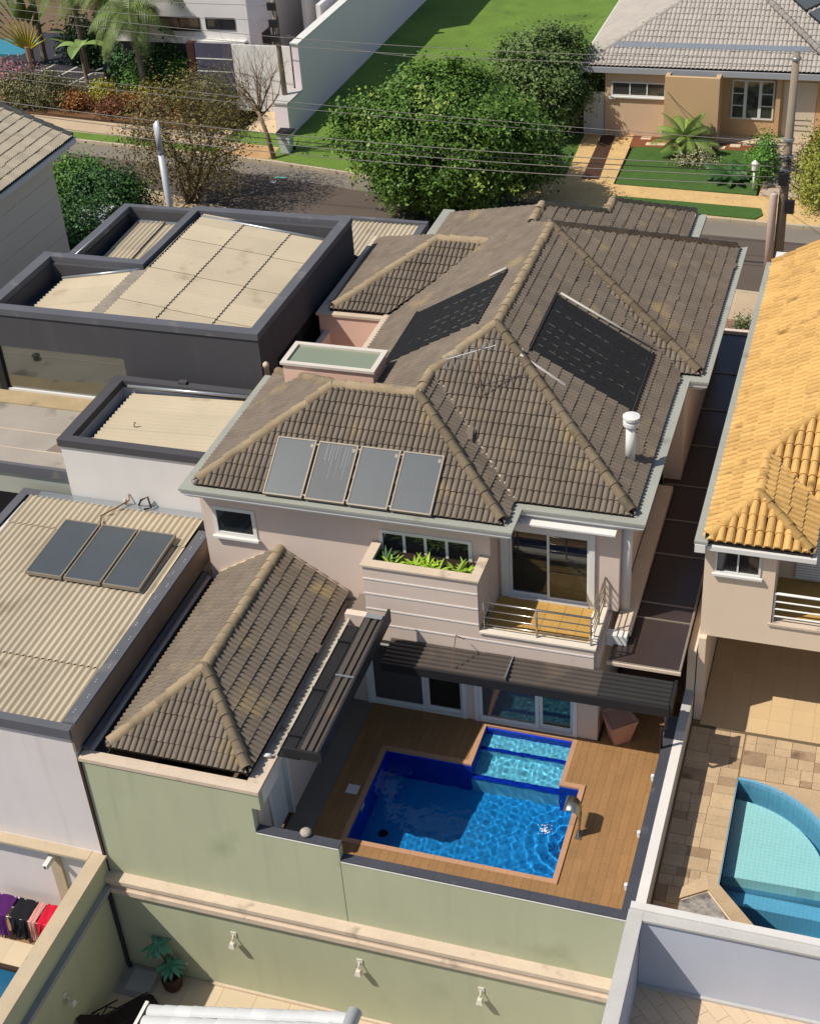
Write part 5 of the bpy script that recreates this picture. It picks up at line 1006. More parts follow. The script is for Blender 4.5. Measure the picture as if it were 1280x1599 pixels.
MB().prism([(13.60, 0.2, zc - 0.008), (13.60, 1.22, zc - 0.008), (14.14, 1.62, zc - 0.008), (14.96, 0.66, zc - 0.008), (14.9, 0.2, zc - 0.008)], (0, 0, 0.02)).build('gravel_bed', mat('mottled_gravel', '9b9288', 0.95, 0.4, 3, 14, 0.5, 0.4, stain='3c352f', stain_at=0.5, stain_scale=2.5), pl_)
MB().box(13.0, 13.6, 0.14, 1.0, 0, 0.30).build('planter_wall', m_pav[1], pl_)
# party wall between deck and stone yard
pw = thing('party_wall', 'long white party wall with a pale cap between the wooden deck and the stone yard', 'wall', (12.85, 6, 0))
MB().box(12.75, 12.95, 0.15, 7.4, -1.8, 0.94).build('face', m_cream, pw); MB().box(12.742, 12.97, 0.145, 5.9, 0.942, 0.99).build('cap', mat('cream_white_cap', 'd6cfc6', 0.8, 0.08, 1.2, 20, 0.06, 0.1), pw); MB().box(12.742, 12.97, 5.902, 8.8, 0.942, 1.00).build('cap', m_capg, pw)
MB().box(12.75, 12.95, 7.4, 27.6, 0, 2.3).build('face', m_cream, pw); MB().box(12.72, 12.97, 22.3, 27.6, 2.302, 2.42).build('cap', m_stone, pw); MB().box(12.60, 12.98, 26.2, 28.5, 2.42, 3.1).build('pier', m_white, pw)
# ================================================================ STREET AND THE FAR SIDE
m_asph = mat('asphalt', '5c5148', 0.95, 0.10, 0.5, 30, 0.10, 0.15); m_asph2 = mat('pale_asphalt', '7d7468', 0.95, 0.12, 0.6, 30, 0.10, 0.1)
m_kerb = mat('kerb_stone', 'b5a68e', 0.9, 0.14, 1.0, 20, 0.1, 0.1); m_walk = mat('golden_stone_pavement', 'c9a772', 0.9, 0.16, 1.4, 9, 0.22, 0.15, stain='8f7550', stain_at=0.62, stain_scale=3.0)
m_walk2 = mat('pale_pavement', 'b8a184', 0.9, 0.14, 0.9, 16, 0.12, 0.1)
m_grass = mat('mown_grass', '637d31', 0.95, 0.22, 0.5, 9, 0.35, 0.6, stain='4f662a', stain_at=0.52, stain_scale=0.35); m_grass2 = mat('dark_grass', '435f28', 0.95, 0.2, 1.2, 12, 0.35, 0.5)
m_mulch = mat('red_mulch', '7a4a30', 0.95, 0.25, 3, 20, 0.3, 0.4)
FAR = [(-60, 45.8), (-23, 41.75), (-12, 40.6), (-8.7, 40.0), (0, 38.35), (4.8, 37.8), (13.7, 37.4), (60, 35.6)]
NEAR = [(-60, 40.6), (-20.3, 37.5), (-17.8, 36.9), (-10, 34.6), (0, 32.3), (13.7, 31.0), (60, 29.0)]
def fy_(x, L=FAR):
    for (a, b), (c, d) in zip(L, L[1:]):
        if a <= x <= c: return b + (d - b) * (x - a) / (c - a)
def strip(mb, L, o0, o1, z0, z1, x0=-60, x1=60):
    xs = [x0] + [p[0] for p in L if x0 < p[0] < x1] + [x1]
    for a, c in zip(xs, xs[1:]): mb.prism([(a, fy_(a, L) + o0, z0), (c, fy_(c, L) + o0, z0), (c, fy_(c, L) + o1, z0), (a, fy_(a, L) + o1, z0)], (0, 0, z1 - z0))
    return mb
b = MB()
for x in range(-60, 60, 5): b.poly([(x, fy_(x, NEAR), -0.03), (x + 5, fy_(x + 5, NEAR), -0.03), (x + 5, fy_(x + 5), -0.03), (x, fy_(x), -0.03)])
road = struct('street', b, m_asph); struct('street_edge_strip', strip(MB(), FAR, -1.35, -0.02, -0.03, -0.022), m_asph2)
kb = struct('kerb', MB().box(-60, -59.9, 45.9, 46, -0.05, 0.0), m_kerb)
x = -32.0
while x < 20: strip(MB(), FAR, 0.0, 0.16, -0.05, 0.12, x, x + 0.99).build('kerb_stone', m_kerb, kb); x += 1.0
x = -26.0
while x < 14: strip(MB(), NEAR, -0.16, 0.0, -0.05, 0.12, x, x + 0.99).build('kerb_stone', m_kerb, kb); x += 1.0
struct('near_pavement', strip(MB(), NEAR, -2.4, -0.165, -0.05, 0.10), m_walk2)
struct('pavement', strip(MB(), FAR, 0.165, 2.7, -0.05, 0.10, -3, 60), m_walk); struct('left_pavement', strip(MB(), FAR, 0.165, 2.6, -0.05, 0.10, -60, -11.4), m_walk2)
struct('verge_lawn', strip(MB(), FAR, 0.17, 0.95, 0.102, 0.13, -60, -15.2), m_grass); struct('verge_lawn_strip', MB().prism([(4.6, 38.15, 0.102), (11.0, 37.75, 0.102), (11.25, 38.2, 0.102), (11.1, 38.85, 0.102), (4.6, 39.2, 0.102)], (0, 0, 0.05)), m_grass2)
struct('vacant_lot_lawn', MB().prism([(-12.3, 40.9, -0.05), (-8, 40.1, -0.05), (0.4, 38.5, -0.05), (0.4, 90, -0.05), (-12.6, 90, -0.05)], (0, 0, 0.16)), m_grass)
struct('front_lawn', MB().prism([(4.55, 40.55, -0.05), (10.75, 40.3, -0.05), (10.5, 45.25, -0.05), (4.55, 45.0, -0.05)], (0, 0, 0.17)), m_grass2)
struct('small_lawn', MB().prism([(0.4, 40.9, -0.05), (2.2, 40.9, -0.05), (1.95, 46.4, -0.05), (0.4, 46.4, -0.05)], (0, 0, 0.16)), m_grass2)
struct('mulch_bed', MB().prism([(4.35, 45.02, -0.05), (10.7, 45.27, -0.05), (10.8, 47, -0.05), (4.3, 46.5, -0.05)], (0, 0, 0.155)), m_mulch)
struct('garden_bed', MB().prism([(-36, 45.6, -0.05), (-15, 44.2, -0.05), (-15, 48, -0.05), (-20, 50, -0.05), (-36, 52, -0.05)], (0, 0, 0.14)), mat('brown_soil', '6e4d32', 0.95, 0.2, 2, 16, 0.3, 0.4))
struct('dirt_patch', MB().prism([(-14.6, 41.1, 0.05), (-12.2, 40.7, 0.05), (-12.4, 42.2, 0.05), (-14.3, 42.7, 0.05)], (0, 0, 0.056)), mat('dug_sand', 'b58f63', 0.95, 0.25, 2, 10, 0.25, 0.5))
struct('lawn_patch', MB().prism([(-15.6, 42.8, 0.05), (-12.3, 42.4, 0.05), (-12.3, 43.9, 0.05), (-15.4, 44.4, 0.05)], (0, 0, 0.06)), m_grass)
dr = struct('driveway', MB().prism([(1.95, 39.6, -0.05), (4.5, 39.4, -0.05), (4.35, 46.5, -0.05), (1.95, 46.6, -0.05)], (0, 0, 0.152)), m_walk)
MB().prism([(2.95, 40.9, 0.103), (3.75, 40.9, 0.103), (3.45, 46.3, 0.103), (2.8, 46.2, 0.103)], (0, 0, 0.01)).build('mulch_strip', mat('dark_mulch', '4a3226', 0.95, 0.3, 4, 20, 0.3, 0.4), dr)
m_slab = mat('cream_stepping_slab', 'd3bfa0', 0.85, 0.08)
for x, y in ((4.95, 46.1), (5.3, 45.4), (5.8, 45.45), (6.35, 45.4), (7.9, 45.3), (8.5, 45.45), (9.15, 45.75), (9.7, 46.05), (10.25, 46.25)): MB().prism([(x - 0.24, y - 0.16, 0.105), (x + 0.24, y - 0.14, 0.105), (x + 0.24, y + 0.18, 0.105), (x - 0.22, y + 0.16, 0.105)], (0, 0, 0.03)).build('stepping_slab', m_slab, bpy.data.objects['mulch_bed'])
st = struct('entrance_path', MB().prism([(10.85, 40.0, -0.05), (12.6, 39.9, -0.05), (12.4, 47.2, -0.05), (10.8, 47.2, -0.05)], (0, 0, 0.12)), m_walk)
m_stepm = mat('beige_step', 'b3a08a', 0.85, 0.08)
for i in range(7): MB().prism([(10.92, 40.3 + i * 0.98, 0.072), (12.5, 40.25 + i * 0.98, 0.072), (12.48, 41.1 + i * 0.98, 0.072), (10.92, 41.15 + i * 0.98, 0.072)], (0, 0, 0.06 + 0.02 * i)).build('path_slab', m_stepm, st)
MB().prism([(-11.3, 38.98, -0.0215), (-11.0, 39.02, -0.0215), (-10.5, 39.15, -0.0215), (-10.85, 39.22, -0.0215), (-11.1, 39.2, -0.0215)], (0, 0, 0.003)).build('paint_spill', mat('turquoise_paint', '6fb8a4', 0.8, 0.3, 4), road)
MB().prism([(-11.3, 38.5, -0.029), (-10.95, 38.5, -0.029), (-10.98, 38.7, -0.029), (-11.25, 38.7, -0.029)], (0, 0, 0.02)).build('paper_scrap', m_white, road)

# ---------------------------------------------------------------- grey-roofed house across the street
gh = thing('grey_roof_house', 'beige bungalow with a light grey tiled roof across the street', 'house', (8, 48, 0))
m_tan = mat('tan_render', 'c6a47c', 0.9, 0.05, 0.7, 40, 0.05, 0.1)
b = MB(); wall_y(b, 46.4, 46.6, 2.9, 5.9, 0, 3.3, [(3.2, 5.75, 2.0, 2.7)]); b.build('wall', mat('pale_tan_render', 'cfb294', 0.9, 0.05), gh)
b = MB(); wall_y(b, 45.55, 45.75, 5.82, 8.30, 0, 3.3); b.box(8.1, 8.30, 45.75, 46.9, 0, 3.3); b.box(5.82, 6.0, 45.75, 46.4, 0, 3.3); b.build('wall', m_tan, gh)
b = MB(); wall_y(b, 46.9, 47.1, 8.30, 20, 0, 3.3, [(8.72, 10.66, 1.0, 2.85), (11.05, 12.55, 0, 2.85)]); b.build('wall', m_tan, gh)
for q in ((2.9, 3.1, 46.6, 56), (12.9, 13.2, 46.2, 46.9), (10.75, 10.95, 46.6, 46.9)): MB().box(*q, 0, 3.3).build('wall', m_tan, gh)
window(gh, 3.2, 5.75, 46.36, 2.0, 2.7, 3, m_white, glass('pale_window', (0.5, 0.5, 0.47), 0.2), 0.07, sill=0.08)
MB().box(3.1, 3.4, 46.25, 46.36, 1.88, 1.99).build('air_vent', m_white, gh)
for x0, x1, r in ((8.72, 9.35, 3), (9.35, 10.02, 1), (10.02, 10.66, 3)): window(gh, x0, x1, 46.84, 1.0, 2.85, 1, m_white, glass('pale_window', (0.5, 0.5, 0.47), 0.2), 0.07, rows=r)
d = MB().box(11.07, 12.53, 46.9, 46.98, 0.1, 2.83).build('door', mat('cream_door', 'd2c4ad', 0.6, 0.04), gh)
for z in (0.55, 0.8, 1.05): MB().box(11.4, 12.4, 46.885, 46.9, z, z + 0.02).build('groove', m_joint, d)
MB().box(8.3, 12.9, 46.2, 46.9, 0, 0.14).build('doorstep', m_slab, gh); MB().box(3.0, 14, 57, 57.2, 0, 3.2).build('back_wall', m_tan, gh)
m_gt = mat('pale_grey_roof_tile', 'aaa197', 0.9, 0.06, 0.8, 24, 0.08, 0.15, tile=0.06)
gr = Roof(roman_tile(0.205, 0.40, 0.055, 1, 4, 0.02)); G0 = (1.75, 46.15, 3.45); ga = 4.35
gr.face([G0, (20, 46.35, 3.45), (20, 46.15 + ga, 5.35), (9.7, 46.2 + ga, 5.35), (5.9, 46.15 + ga, 5.35)], eave=G0, singles=False); gr.face([G0, (5.9, 46.15 + ga, 5.35), (5.9, 60, 5.35), (1.75, 60, 3.45)], singles=False)
gro = gr.build(gh, m_gt, m_under, 0); ridge_caps(gro, m_gt, [(G0, (5.9, 46.15 + ga, 5.35)), ((12.9, 46.6, 4.0), (9.6, 46.2 + ga, 5.5))], L=0.42, r=0.14)
gs = 1.90 / ga; zg = lambda y: 3.45 + gs * (y - 46.15)
MB().prism([(3.0, 47.25, zg(47.25) + 0.06), (20, 47.45, zg(47.45) + 0.06), (20, 47.75, zg(47.75) + 0.06), (3.0, 47.55, zg(47.55) + 0.06)], (0, 0, 0.06)).build('roof_gutter', m_zinc, gro)
b = MB(); b.prism([(1.7, 46.05, 3.18), (20, 46.25, 3.18), (20, 46.45, 3.18), (1.7, 46.25, 3.18)], (0, 0, 0.25)); b.build('fascia', mat('grey_fascia', '9b9c9e', 0.6, 0.05), gh); b = MB(); b.box(1.6, 1.8, 46.1, 60, 3.15, 3.45); b.build('verge_board', m_white, gh)
MB().prism([(1.75, 46.3, 3.13), (20, 46.45, 3.13), (20, 47.2, 3.13), (1.75, 46.9, 3.13)], (0, 0, 0.04)).build('soffit', m_white, gh)
gr.under = None
for lab, q in (('dark solar panel at the upper end on the grey roof', [(10.6, 50.7), (11.5, 49.75), (12.4, 50.4), (11.5, 51.4)]), ('dark solar panel at the lower end on the grey roof, at the picture edge', [(11.65, 49.6), (12.3, 48.95), (13.2, 49.6), (12.5, 50.3)])):
    p = thing('roof_solar_panel', lab, 'solar panel', (*q[0], zg(q[0][1]) + 0.1), 'panels on the grey roof'); mx_ = sum(a[0] for a in q) / 4; my_ = sum(a[1] for a in q) / 4
    MB().prism([(*a, zg(a[1]) + 0.12) for a in q], (0, 0, 0.05)).build('frame', m_dark, p); MB().prism([(a[0] * 0.92 + mx_ * 0.08, a[1] * 0.92 + my_ * 0.08, zg(a[1] * 0.92 + my_ * 0.08) + 0.171) for a in q], (0, 0, 0.012)).build('cell_face', m_collector, p)
gt = thing('side_gate', 'white side gate between the brown post and the bungalow', 'gate', (2.35, 46.6, 0)); MB().box(1.92, 2.86, 46.5, 46.56, 0.08, 2.1).build('leaf', m_white, gt); MB().box(1.86, 1.92, 46.48, 46.58, 0, 2.15).build('post', m_white, gt)
gp = thing('gate_wall', 'brown garden wall with a light pillar left of the white side gate', 'wall', (1.0, 46.6, 0)); MB().box(0.72, 1.85, 46.62, 46.8, 0, 1.9).build('face', mat('brown_wall', '6a4a33', 0.9, 0.08), gp); MB().box(0.25, 0.70, 46.4, 46.85, 0, 1.35).build('pillar', m_stone, gp)
mp_ = thing('meter_post', 'small white lantern on a post on the lawn beside the path', 'lantern', (10.55, 40.75, 0)); MB().tube([(10.55, 40.75, 0.1), (10.55, 40.75, 1.0)], 0.05, 8).build('post', m_white, mp_, True); MB().lathe([(0.08, 1.0), (0.13, 1.05), (0.13, 1.35), (0.16, 1.36), (0.08, 1.45), (0.02, 1.5)], 10, (10.55, 40.75, 0)).build('lantern', m_white, mp_)

# ---------------------------------------------------------------- modern white house and the white lot wall
mh = thing('modern_white_house', 'modern white house with a dark slatted gate beyond the street, upper left', 'house', (-18, 50, 0))
b = MB(); wall_y(b, 49.0, 49.25, -24, -16.2, 2.8, 7.5, [(-21.3, -18.95, 3.55, 4.2), (-18.6, -16.95, 3.6, 4.2)]); b.box(-16.45, -16.2, 49.25, 60, 0, 7.5); b.box(-13.2, -12.95, 51, 60, 0, 4.4); b.box(-16.2, -12.95, 58, 58.2, 0, 6); b.box(-14.6, -14.4, 52.5, 58, 0, 6.2); b.build('wall', m_whitewall, mh)
window(mh, -21.3, -18.95, 48.95, 3.55, 4.2, 2, m_dark, glass('warm_window', (0.6, 0.5, 0.38), 0.3), 0.05, sill=0.1); window(mh, -18.6, -16.95, 48.95, 3.6, 4.2, 2, m_dark, g_dark, 0.05)
MB().box(-24, -16.45, 49.25, 49.4, 0, 2.8).build('shade_dark_lower_wall', m_char, mh); MB().box(-19.5, -16.4, 48.6, 49.0, 3.0, 3.1).build('canopy_slab', m_white, mh); MB().box(-16, -12.9, 59, 76, 0, 7.6).build('rear_block', m_whitewall, mh)  # charcoal on the lower wall stands in for the garden shade there
b = MB(); b.box(-16.19, -16.16, 50.5, 51.6, 0.2, 3.0); b.box(-16.19, -16.16, 51.9, 52.8, 0.2, 3.2); b.build('side_door', mat('dark_door', '3e3633', 0.7), mh)
sg = MB().box(-18.45, -16.42, 47.02, 47.12, 0.1, 3.5).build('slatted_gate', mat('bluish_dark_panel', '4a4a5a', 0.6, 0.1), mh)
for z in (0.75, 1.4, 2.05, 2.7): MB().box(-18.45, -16.42, 47.0, 47.02, z, z + 0.05).build('rail', m_white, sg)
MB().box(-18.9, -18.5, 47.0, 47.4, 0, 3.5).build('timber_post', mat('dark_timber', '3b241c', 0.8), mh); MB().box(-26, -18.9, 50.5, 50.7, 0, 2.9).build('shaded_wall', m_char, mh)
MB().box(-26, -22, 55, 55.2, 0.0, 4.0).build('veranda_wall', mat('salmon_terrace', 'b08066', 0.9), mh)
wg = thing('white_panel_gate', 'tall white panelled gate between the dark slatted gate and the long white wall', 'gate', (-14.8, 47, 0))
for k_ in range(3): MB().box(-16.38 + k_ * 1.06, -15.33 + k_ * 1.06, 47.0, 47.1, 0.05, 3.5).build('panel', m_white, wg)
ww = thing('long_white_wall', 'long white wall running back beside the vacant green lot', 'wall', (-12.3, 55, 0))
m_lw = mat('lot_wall_white', 'efdfe4', 0.9, 0.04, 0.5, 40, 0.04, 0.1)
b = MB(); b.box(-12.6, -12.25, 45.85, 95, -0.05, 4.0); b.box(-12.6, -12.25, 44.3, 45.85, -0.05, 1.7); b.build('face', m_lw, ww); MB().box(-12.66, -12.2, 45.8, 95, 4.0, 4.09).build('cap', m_white, ww); MB().box(-12.95, -12.25, 43.75, 44.3, -0.05, 1.75).build('pillar', m_lw, ww); MB().box(-13.0, -12.2, 43.7, 45.8, 1.752, 1.83).build('pillar_cap', m_capg, ww)
struct('gate_apron', MB().prism([(-16.3, 43.3, -0.05), (-13.2, 43.9, -0.05), (-13.4, 47.0, -0.05), (-16.3, 47.0, -0.05)], (0, 0, 0.14)), mat('cream_apron', 'c9b391', 0.9, 0.1, 0.8, 12, 0.1, 0.1))
dp = struct('dark_drive', MB().box(-34, -20, 48.5, 58, -0.05, 0.1), mat('dark_slate', '37353a', 0.8, 0.12)); 
for k_ in range(4): MB().prism([(-31 + k_ * 1.6, 49.0, 0.1005), (-30.85 + k_ * 1.6, 49.0, 0.1005), (-30.2 + k_ * 1.6, 52.6, 0.1005), (-30.35 + k_ * 1.6, 52.6, 0.1005)], (0, 0, 0.006)).build('pale_joint', m_capg, dp)
for y in (49.9, 51.4): MB().box(-31, -24, y, y + 0.1, 0.101, 0.108).build('pale_joint', m_capg, dp)
struct('garden_pool_water', MB().box(-40, -33.2, 53.8, 56.5, -0.05, 0.12), mat('turquoise_water', '2b8090', 0.1, 0.1, spec=0.5))

# ---------------------------------------------------------------- plants
def leaf_mat(name, col, var=0.30, rough=0.55): return mat(name, col, rough, 0.10, 0.8, 12, 0.10, 0.0, tile=var, spec=0.35)
def cloud(name, parent, m, C_, R_, clumps, per, size, spread, seed, shell=0.55, flat=0.25, asp=0.6, zmin=None):
    "leaf cluster crown: many small folded leaves gathered in clumps over an ellipsoid"
    r = np.random.default_rng(seed)
    d = r.normal(size=(clumps, 3)); d /= np.linalg.norm(d, axis=1)[:, None]; rad = r.uniform(shell, 1.0, clumps) ** 0.6
    lump = 1 + 0.16 * np.sin(d[:, 0] * 4.1 + seed) * np.cos(d[:, 1] * 3.7 + d[:, 2] * 2.9)
    cc = d * (rad * lump)[:, None] * np.array(R_) + np.array(C_)
    if zmin is not None: cc = cc[cc[:, 2] > zmin]
    n = len(cc) * per
    c = np.repeat(cc, per, axis=0) + r.normal(size=(n, 3)) * spread * np.repeat(r.uniform(0.6, 1.3, len(cc)), per)[:, None]
    out = np.repeat((cc - np.array(C_)), per, axis=0); out /= (np.linalg.norm(out, axis=1)[:, None] + 1e-6)
    nrm = out * 0.7 + r.normal(size=(n, 3)) * 0.55 + np.array([0, 0, flat * 2]); nrm /= np.linalg.norm(nrm, axis=1)[:, None]
    a = np.cross(nrm, r.normal(size=(n, 3))); a /= np.linalg.norm(a, axis=1)[:, None]; b = np.cross(nrm, a)
    s = size * r.uniform(0.6, 1.3, n)[:, None]; L = a * s; Wd = b * s * asp * 0.5
    v = np.stack([c - L * 0.5, c + Wd + nrm * s * 0.06, c + L * 0.5 - nrm * s * 0.1, c - Wd + nrm * s * 0.06], axis=1).reshape(-1, 3)
    off = wloc(parent); v = v - np.array([off.x, off.y, off.z])
    me = bpy.data.meshes.new(name); me.vertices.add(n * 4); me.vertices.foreach_set('co', v.astype(np.float32).ravel())
    me.loops.add(n * 4); me.loops.foreach_set('vertex_index', np.arange(n * 4, dtype=np.int32)); me.polygons.add(n); me.polygons.foreach_set('loop_start', np.arange(0, n * 4, 4, dtype=np.int32)); me.polygons.foreach_set('loop_total', np.full(n, 4, dtype=np.int32)); me.update()
    t = me.attributes.new('tint', 'FLOAT', 'POINT'); cl = np.repeat(r.uniform(0, 0.45, len(cc)), per) + r.uniform(0, 0.55, n); t.data.foreach_set('value', np.repeat(cl, 4).astype(np.float32))
    return link(name, me, m, parent)
def branch(mb, p, d, L, r_, depth, spread, rnd, up=0.15, n=6, kids=(2, 4)):
    p = Vector(p); d = Vector(d).normalized(); pts = [p]; rs = [r_]
    for i in range(3):
        d = (d + Vector((rnd.uniform(-1, 1), rnd.uniform(-1, 1), rnd.uniform(-1, 1))) * 0.14 + Vector((0, 0, up * 0.3))).normalized(); p = p + d * L / 3; pts.append(p); rs.append(r_ * (1 - 0.13 * (i + 1)))
    mb.tube([tuple(q) for q in pts], rs, n if depth > 1 else 4)
    if depth <= 0: return
    for k_ in range(rnd.randint(*kids)):
        q = pts[rnd.choice((1, 2, 3, 3))]; a = Vector((rnd.uniform(-1, 1), rnd.uniform(-1, 1), rnd.uniform(-0.3, 0.8))).normalized()
        branch(mb, q, d * (1 - spread) + a * spread, L * rnd.uniform(0.6, 0.85), rs[-1] * rnd.uniform(0.5, 0.75), depth - 1, spread, rnd, up, n, kids)
m_bark = mat('tree_bark', '6b5a48', 0.95, 0.2, 3, 20, 0.2, 0.4); m_bark2 = mat('pale_bark', '8d7660', 0.95, 0.2, 3, 20, 0.2, 0.3)
bt = thing('street_tree', 'big dense dark green street tree behind the brown roofs', 'tree', (-2.2, 37.3, 0)); rnd = random.Random(3); b = MB(); branch(b, (-2.6, 37.0, -0.05), (0.05, 0.05, 1), 2.2, 0.26, 3, 0.6, rnd); branch(b, (-3.3, 36.6, -0.05), (-0.2, 0, 1), 2.0, 0.16, 2, 0.6, rnd); b.build('trunk', m_bark, bt)
m_lf = leaf_mat('glossy_leaf', '577829', 0.42); 
cloud('crown', bt, m_lf, (-2.2, 37.4, 2.9), (4.5, 3.7, 2.75), 420, 220, 0.17, 0.30, 5, 0.6, zmin=0.3); cloud('outer_leaves', bt, leaf_mat('yellow_green_leaf', '82923c', 0.3), (-2.2, 37.2, 3.0), (4.6, 3.75, 2.8), 60, 26, 0.17, 0.26, 9, 0.9, zmin=1.2)  # second cloud: yellow-green leaves scattered over the outer crown
t2 = thing('lawn_tree', 'feathery green tree on the vacant lot behind the big street tree', 'tree', (0.2, 46, 0)); b = MB(); branch(b, (0.0, 46.0, -0.05), (0, 0, 1), 2.4, 0.18, 3, 0.6, random.Random(8)); b.build('trunk', m_bark, t2)
cloud('crown', t2, leaf_mat('olive_leaf', '5c7038', 0.38), (-0.1, 46.2, 2.9), (2.5, 2.3, 2.2), 230, 90, 0.18, 0.26, 15, 0.6, flat=0.5)
wt = thing('sparse_tree', 'sparse olive-brown street tree behind the white pole', 'tree', (-13.7, 35.6, 0)); rnd = random.Random(5); b = MB()
for k_ in range(7): branch(b, (-13.8 + rnd.uniform(-.2, .2), 35.5 + rnd.uniform(-.2, .2), -0.05), (rnd.uniform(-.6, .6), rnd.uniform(-.5, .5), 1), 2.3, 0.09, 3, 0.45, rnd, 0.25, 5)
b.build('trunk', m_bark, wt); cloud('crown', wt, leaf_mat('brown_olive_leaf', '6e6233', 0.35), (-13.7, 35.6, 3.2), (3.2, 2.8, 2.7), 420, 26, 0.17, 0.40, 21, 0.35, asp=0.35)
nt_ = thing('bare_tree', 'leafless street tree in front of the white gate', 'tree', (-12.05, 41.0, 0)); b = MB(); rnd = random.Random(12); b.tube([(-12.0, 41.0, -0.05), (-12.25, 41.05, 1.2), (-12.6, 41.1, 2.4)], [0.13, 0.11, 0.09], 8); b.build('trunk', m_bark2, nt_, True)
b = MB(); 
for d_ in ((-0.7, 0, 1), (0.1, 0.2, 1.2), (0.6, -0.2, 1), (-0.2, -0.4, 1), (0.3, 0.5, 0.9), (-0.9, 0.3, 0.8), (0.9, 0.3, 0.9)): branch(b, (-12.6, 41.1, rnd.uniform(2.0, 2.4)), d_, 1.5, 0.06, 3, 0.42, rnd, 0.2, 5, (3, 4))
b.build('branches', m_bark2, nt_)
def bush(name, lab, cat, C_, R_, m, n, per, size, seed, grp=None, stems=True, asp=0.6, spread=None):
    t = thing(name, lab, cat, (C_[0], C_[1], 0.0), grp); cloud('foliage', t, m, C_, R_, int(n * 1.2), int(per * 1.9), size * 0.62, spread or size * 1.3, seed, 0.4, asp=asp, zmin=C_[2] - R_[2] * 0.9)
    if stems:
        b = MB(); rr = random.Random(seed)
        for k_ in range(4): b.tube([(C_[0] + rr.uniform(-.1, .1), C_[1] + rr.uniform(-.1, .1), 0.0), (C_[0] + rr.uniform(-.5, .5) * R_[0], C_[1] + rr.uniform(-.5, .5) * R_[1], C_[2])], 0.02, 5)
        b.build('stems', m_bark, t)
    return t
m_lg = leaf_mat('bright_leaf', '55802c', 0.35); m_ldk = leaf_mat('deep_green_leaf', '37592a', 0.35); m_cro = leaf_mat('croton_orange', '8a5a2c', 0.4); m_yel = leaf_mat('yellow_leaf', 'a3a038', 0.3); m_pnk = leaf_mat('pink_bract', 'a1747a', 0.3); m_red = leaf_mat('red_croton', '7d4f36', 0.4); m_olv = leaf_mat('grey_olive_leaf', '6c6a44', 0.3)
bush('front_garden_bush', 'rounded green bush by the street kerb, beside the beige house', 'bush', (-19.0, 34.6, 1.0), (1.5, 1.2, 1.1), m_lg, 110, 40, 0.22, 31); bush('front_garden_tree', 'larger deep green bush between the beige house and the dark house', 'bush', (-16.6, 32.9, 1.1), (2.0, 1.3, 1.3), m_ldk, 150, 44, 0.24, 32); bush('dark_garden_bush', 'shaded dark bush at the foot of the beige house', 'bush', (-17.2, 30.2, 0.9), (2.0, 1.6, 1.1), m_ldk, 120, 40, 0.24, 33)
shr = [('rust coloured croton shrub at the left end of the planted bed', -25.3, 45.9, 0.7, m_cro), ('yellow-green shrub sticking up from the middle of the bed', -24.2, 47.1, 0.8, m_yel), ('reddish croton shrub beside the pale pavement', -23.0, 45.6, 0.6, m_red), ('small rust shrub in front of the dark drive', -21.9, 46.2, 0.6, m_cro), ('bright yellow-green shrub under the palms', -21.3, 46.9, 0.8, m_yel), ('low red-brown shrub near the sparse tree', -20.3, 45.7, 0.6, m_red), ('leafy green climber shrub below the leaning palm trunk', -22.6, 48.0, 1.3, m_lg), ('tall green philodendron in the shade of the palms', -20.2, 48.2, 1.6, m_lg), ('yellow croton near the slatted gate', -19.3, 46.7, 0.7, m_yel), ('orange croton at the edge of the planted bed', -18.5, 45.6, 0.6, m_cro)]
for i, (lab, x, y, h, m_) in enumerate(shr): bush('garden_shrub', lab, 'shrub', (x, y, h * 0.6 + 0.1), (0.8, 0.6, h * 0.75), m_, 34, 26, 0.20, 50 + i, 'shrubs in the planted bed across the street')
for i_, (lab_, x_, y_, r_) in enumerate((('big dark philodendron mass under the middle palm', -21.3, 49.2, 1.5), ('dark leafy shrub against the shade-darkened wall behind the palms', -23.6, 49.9, 1.4), ('shaded shrub behind the dark drive', -28.3, 53.2, 1.4))): bush('shade_shrub', lab_, 'shrub', (x_, y_, r_ * 0.8), (1.5, 0.9, r_), m_ldk, 70, 30, 0.3, 90 + i_, 'dark shrubs under the palms')
bush('bougainvillea', 'pinkish bougainvillea at the left edge above the beige roof', 'bush', (-30.8, 48.6, 0.7), (1.8, 1.0, 0.8), m_pnk, 60, 30, 0.2, 71); bush('olive_shrub', 'grey-olive shrub mass behind the beige roof ridge', 'bush', (-27.8, 46.3, 0.8), (2.6, 1.1, 0.9), m_olv, 130, 36, 0.2, 72); bush('olive_bush', 'olive bush in front of the slatted gate', 'bush', (-17.2, 45.2, 1.2), (1.7, 1.0, 1.6), m_olv, 110, 36, 0.2, 73, asp=0.35)
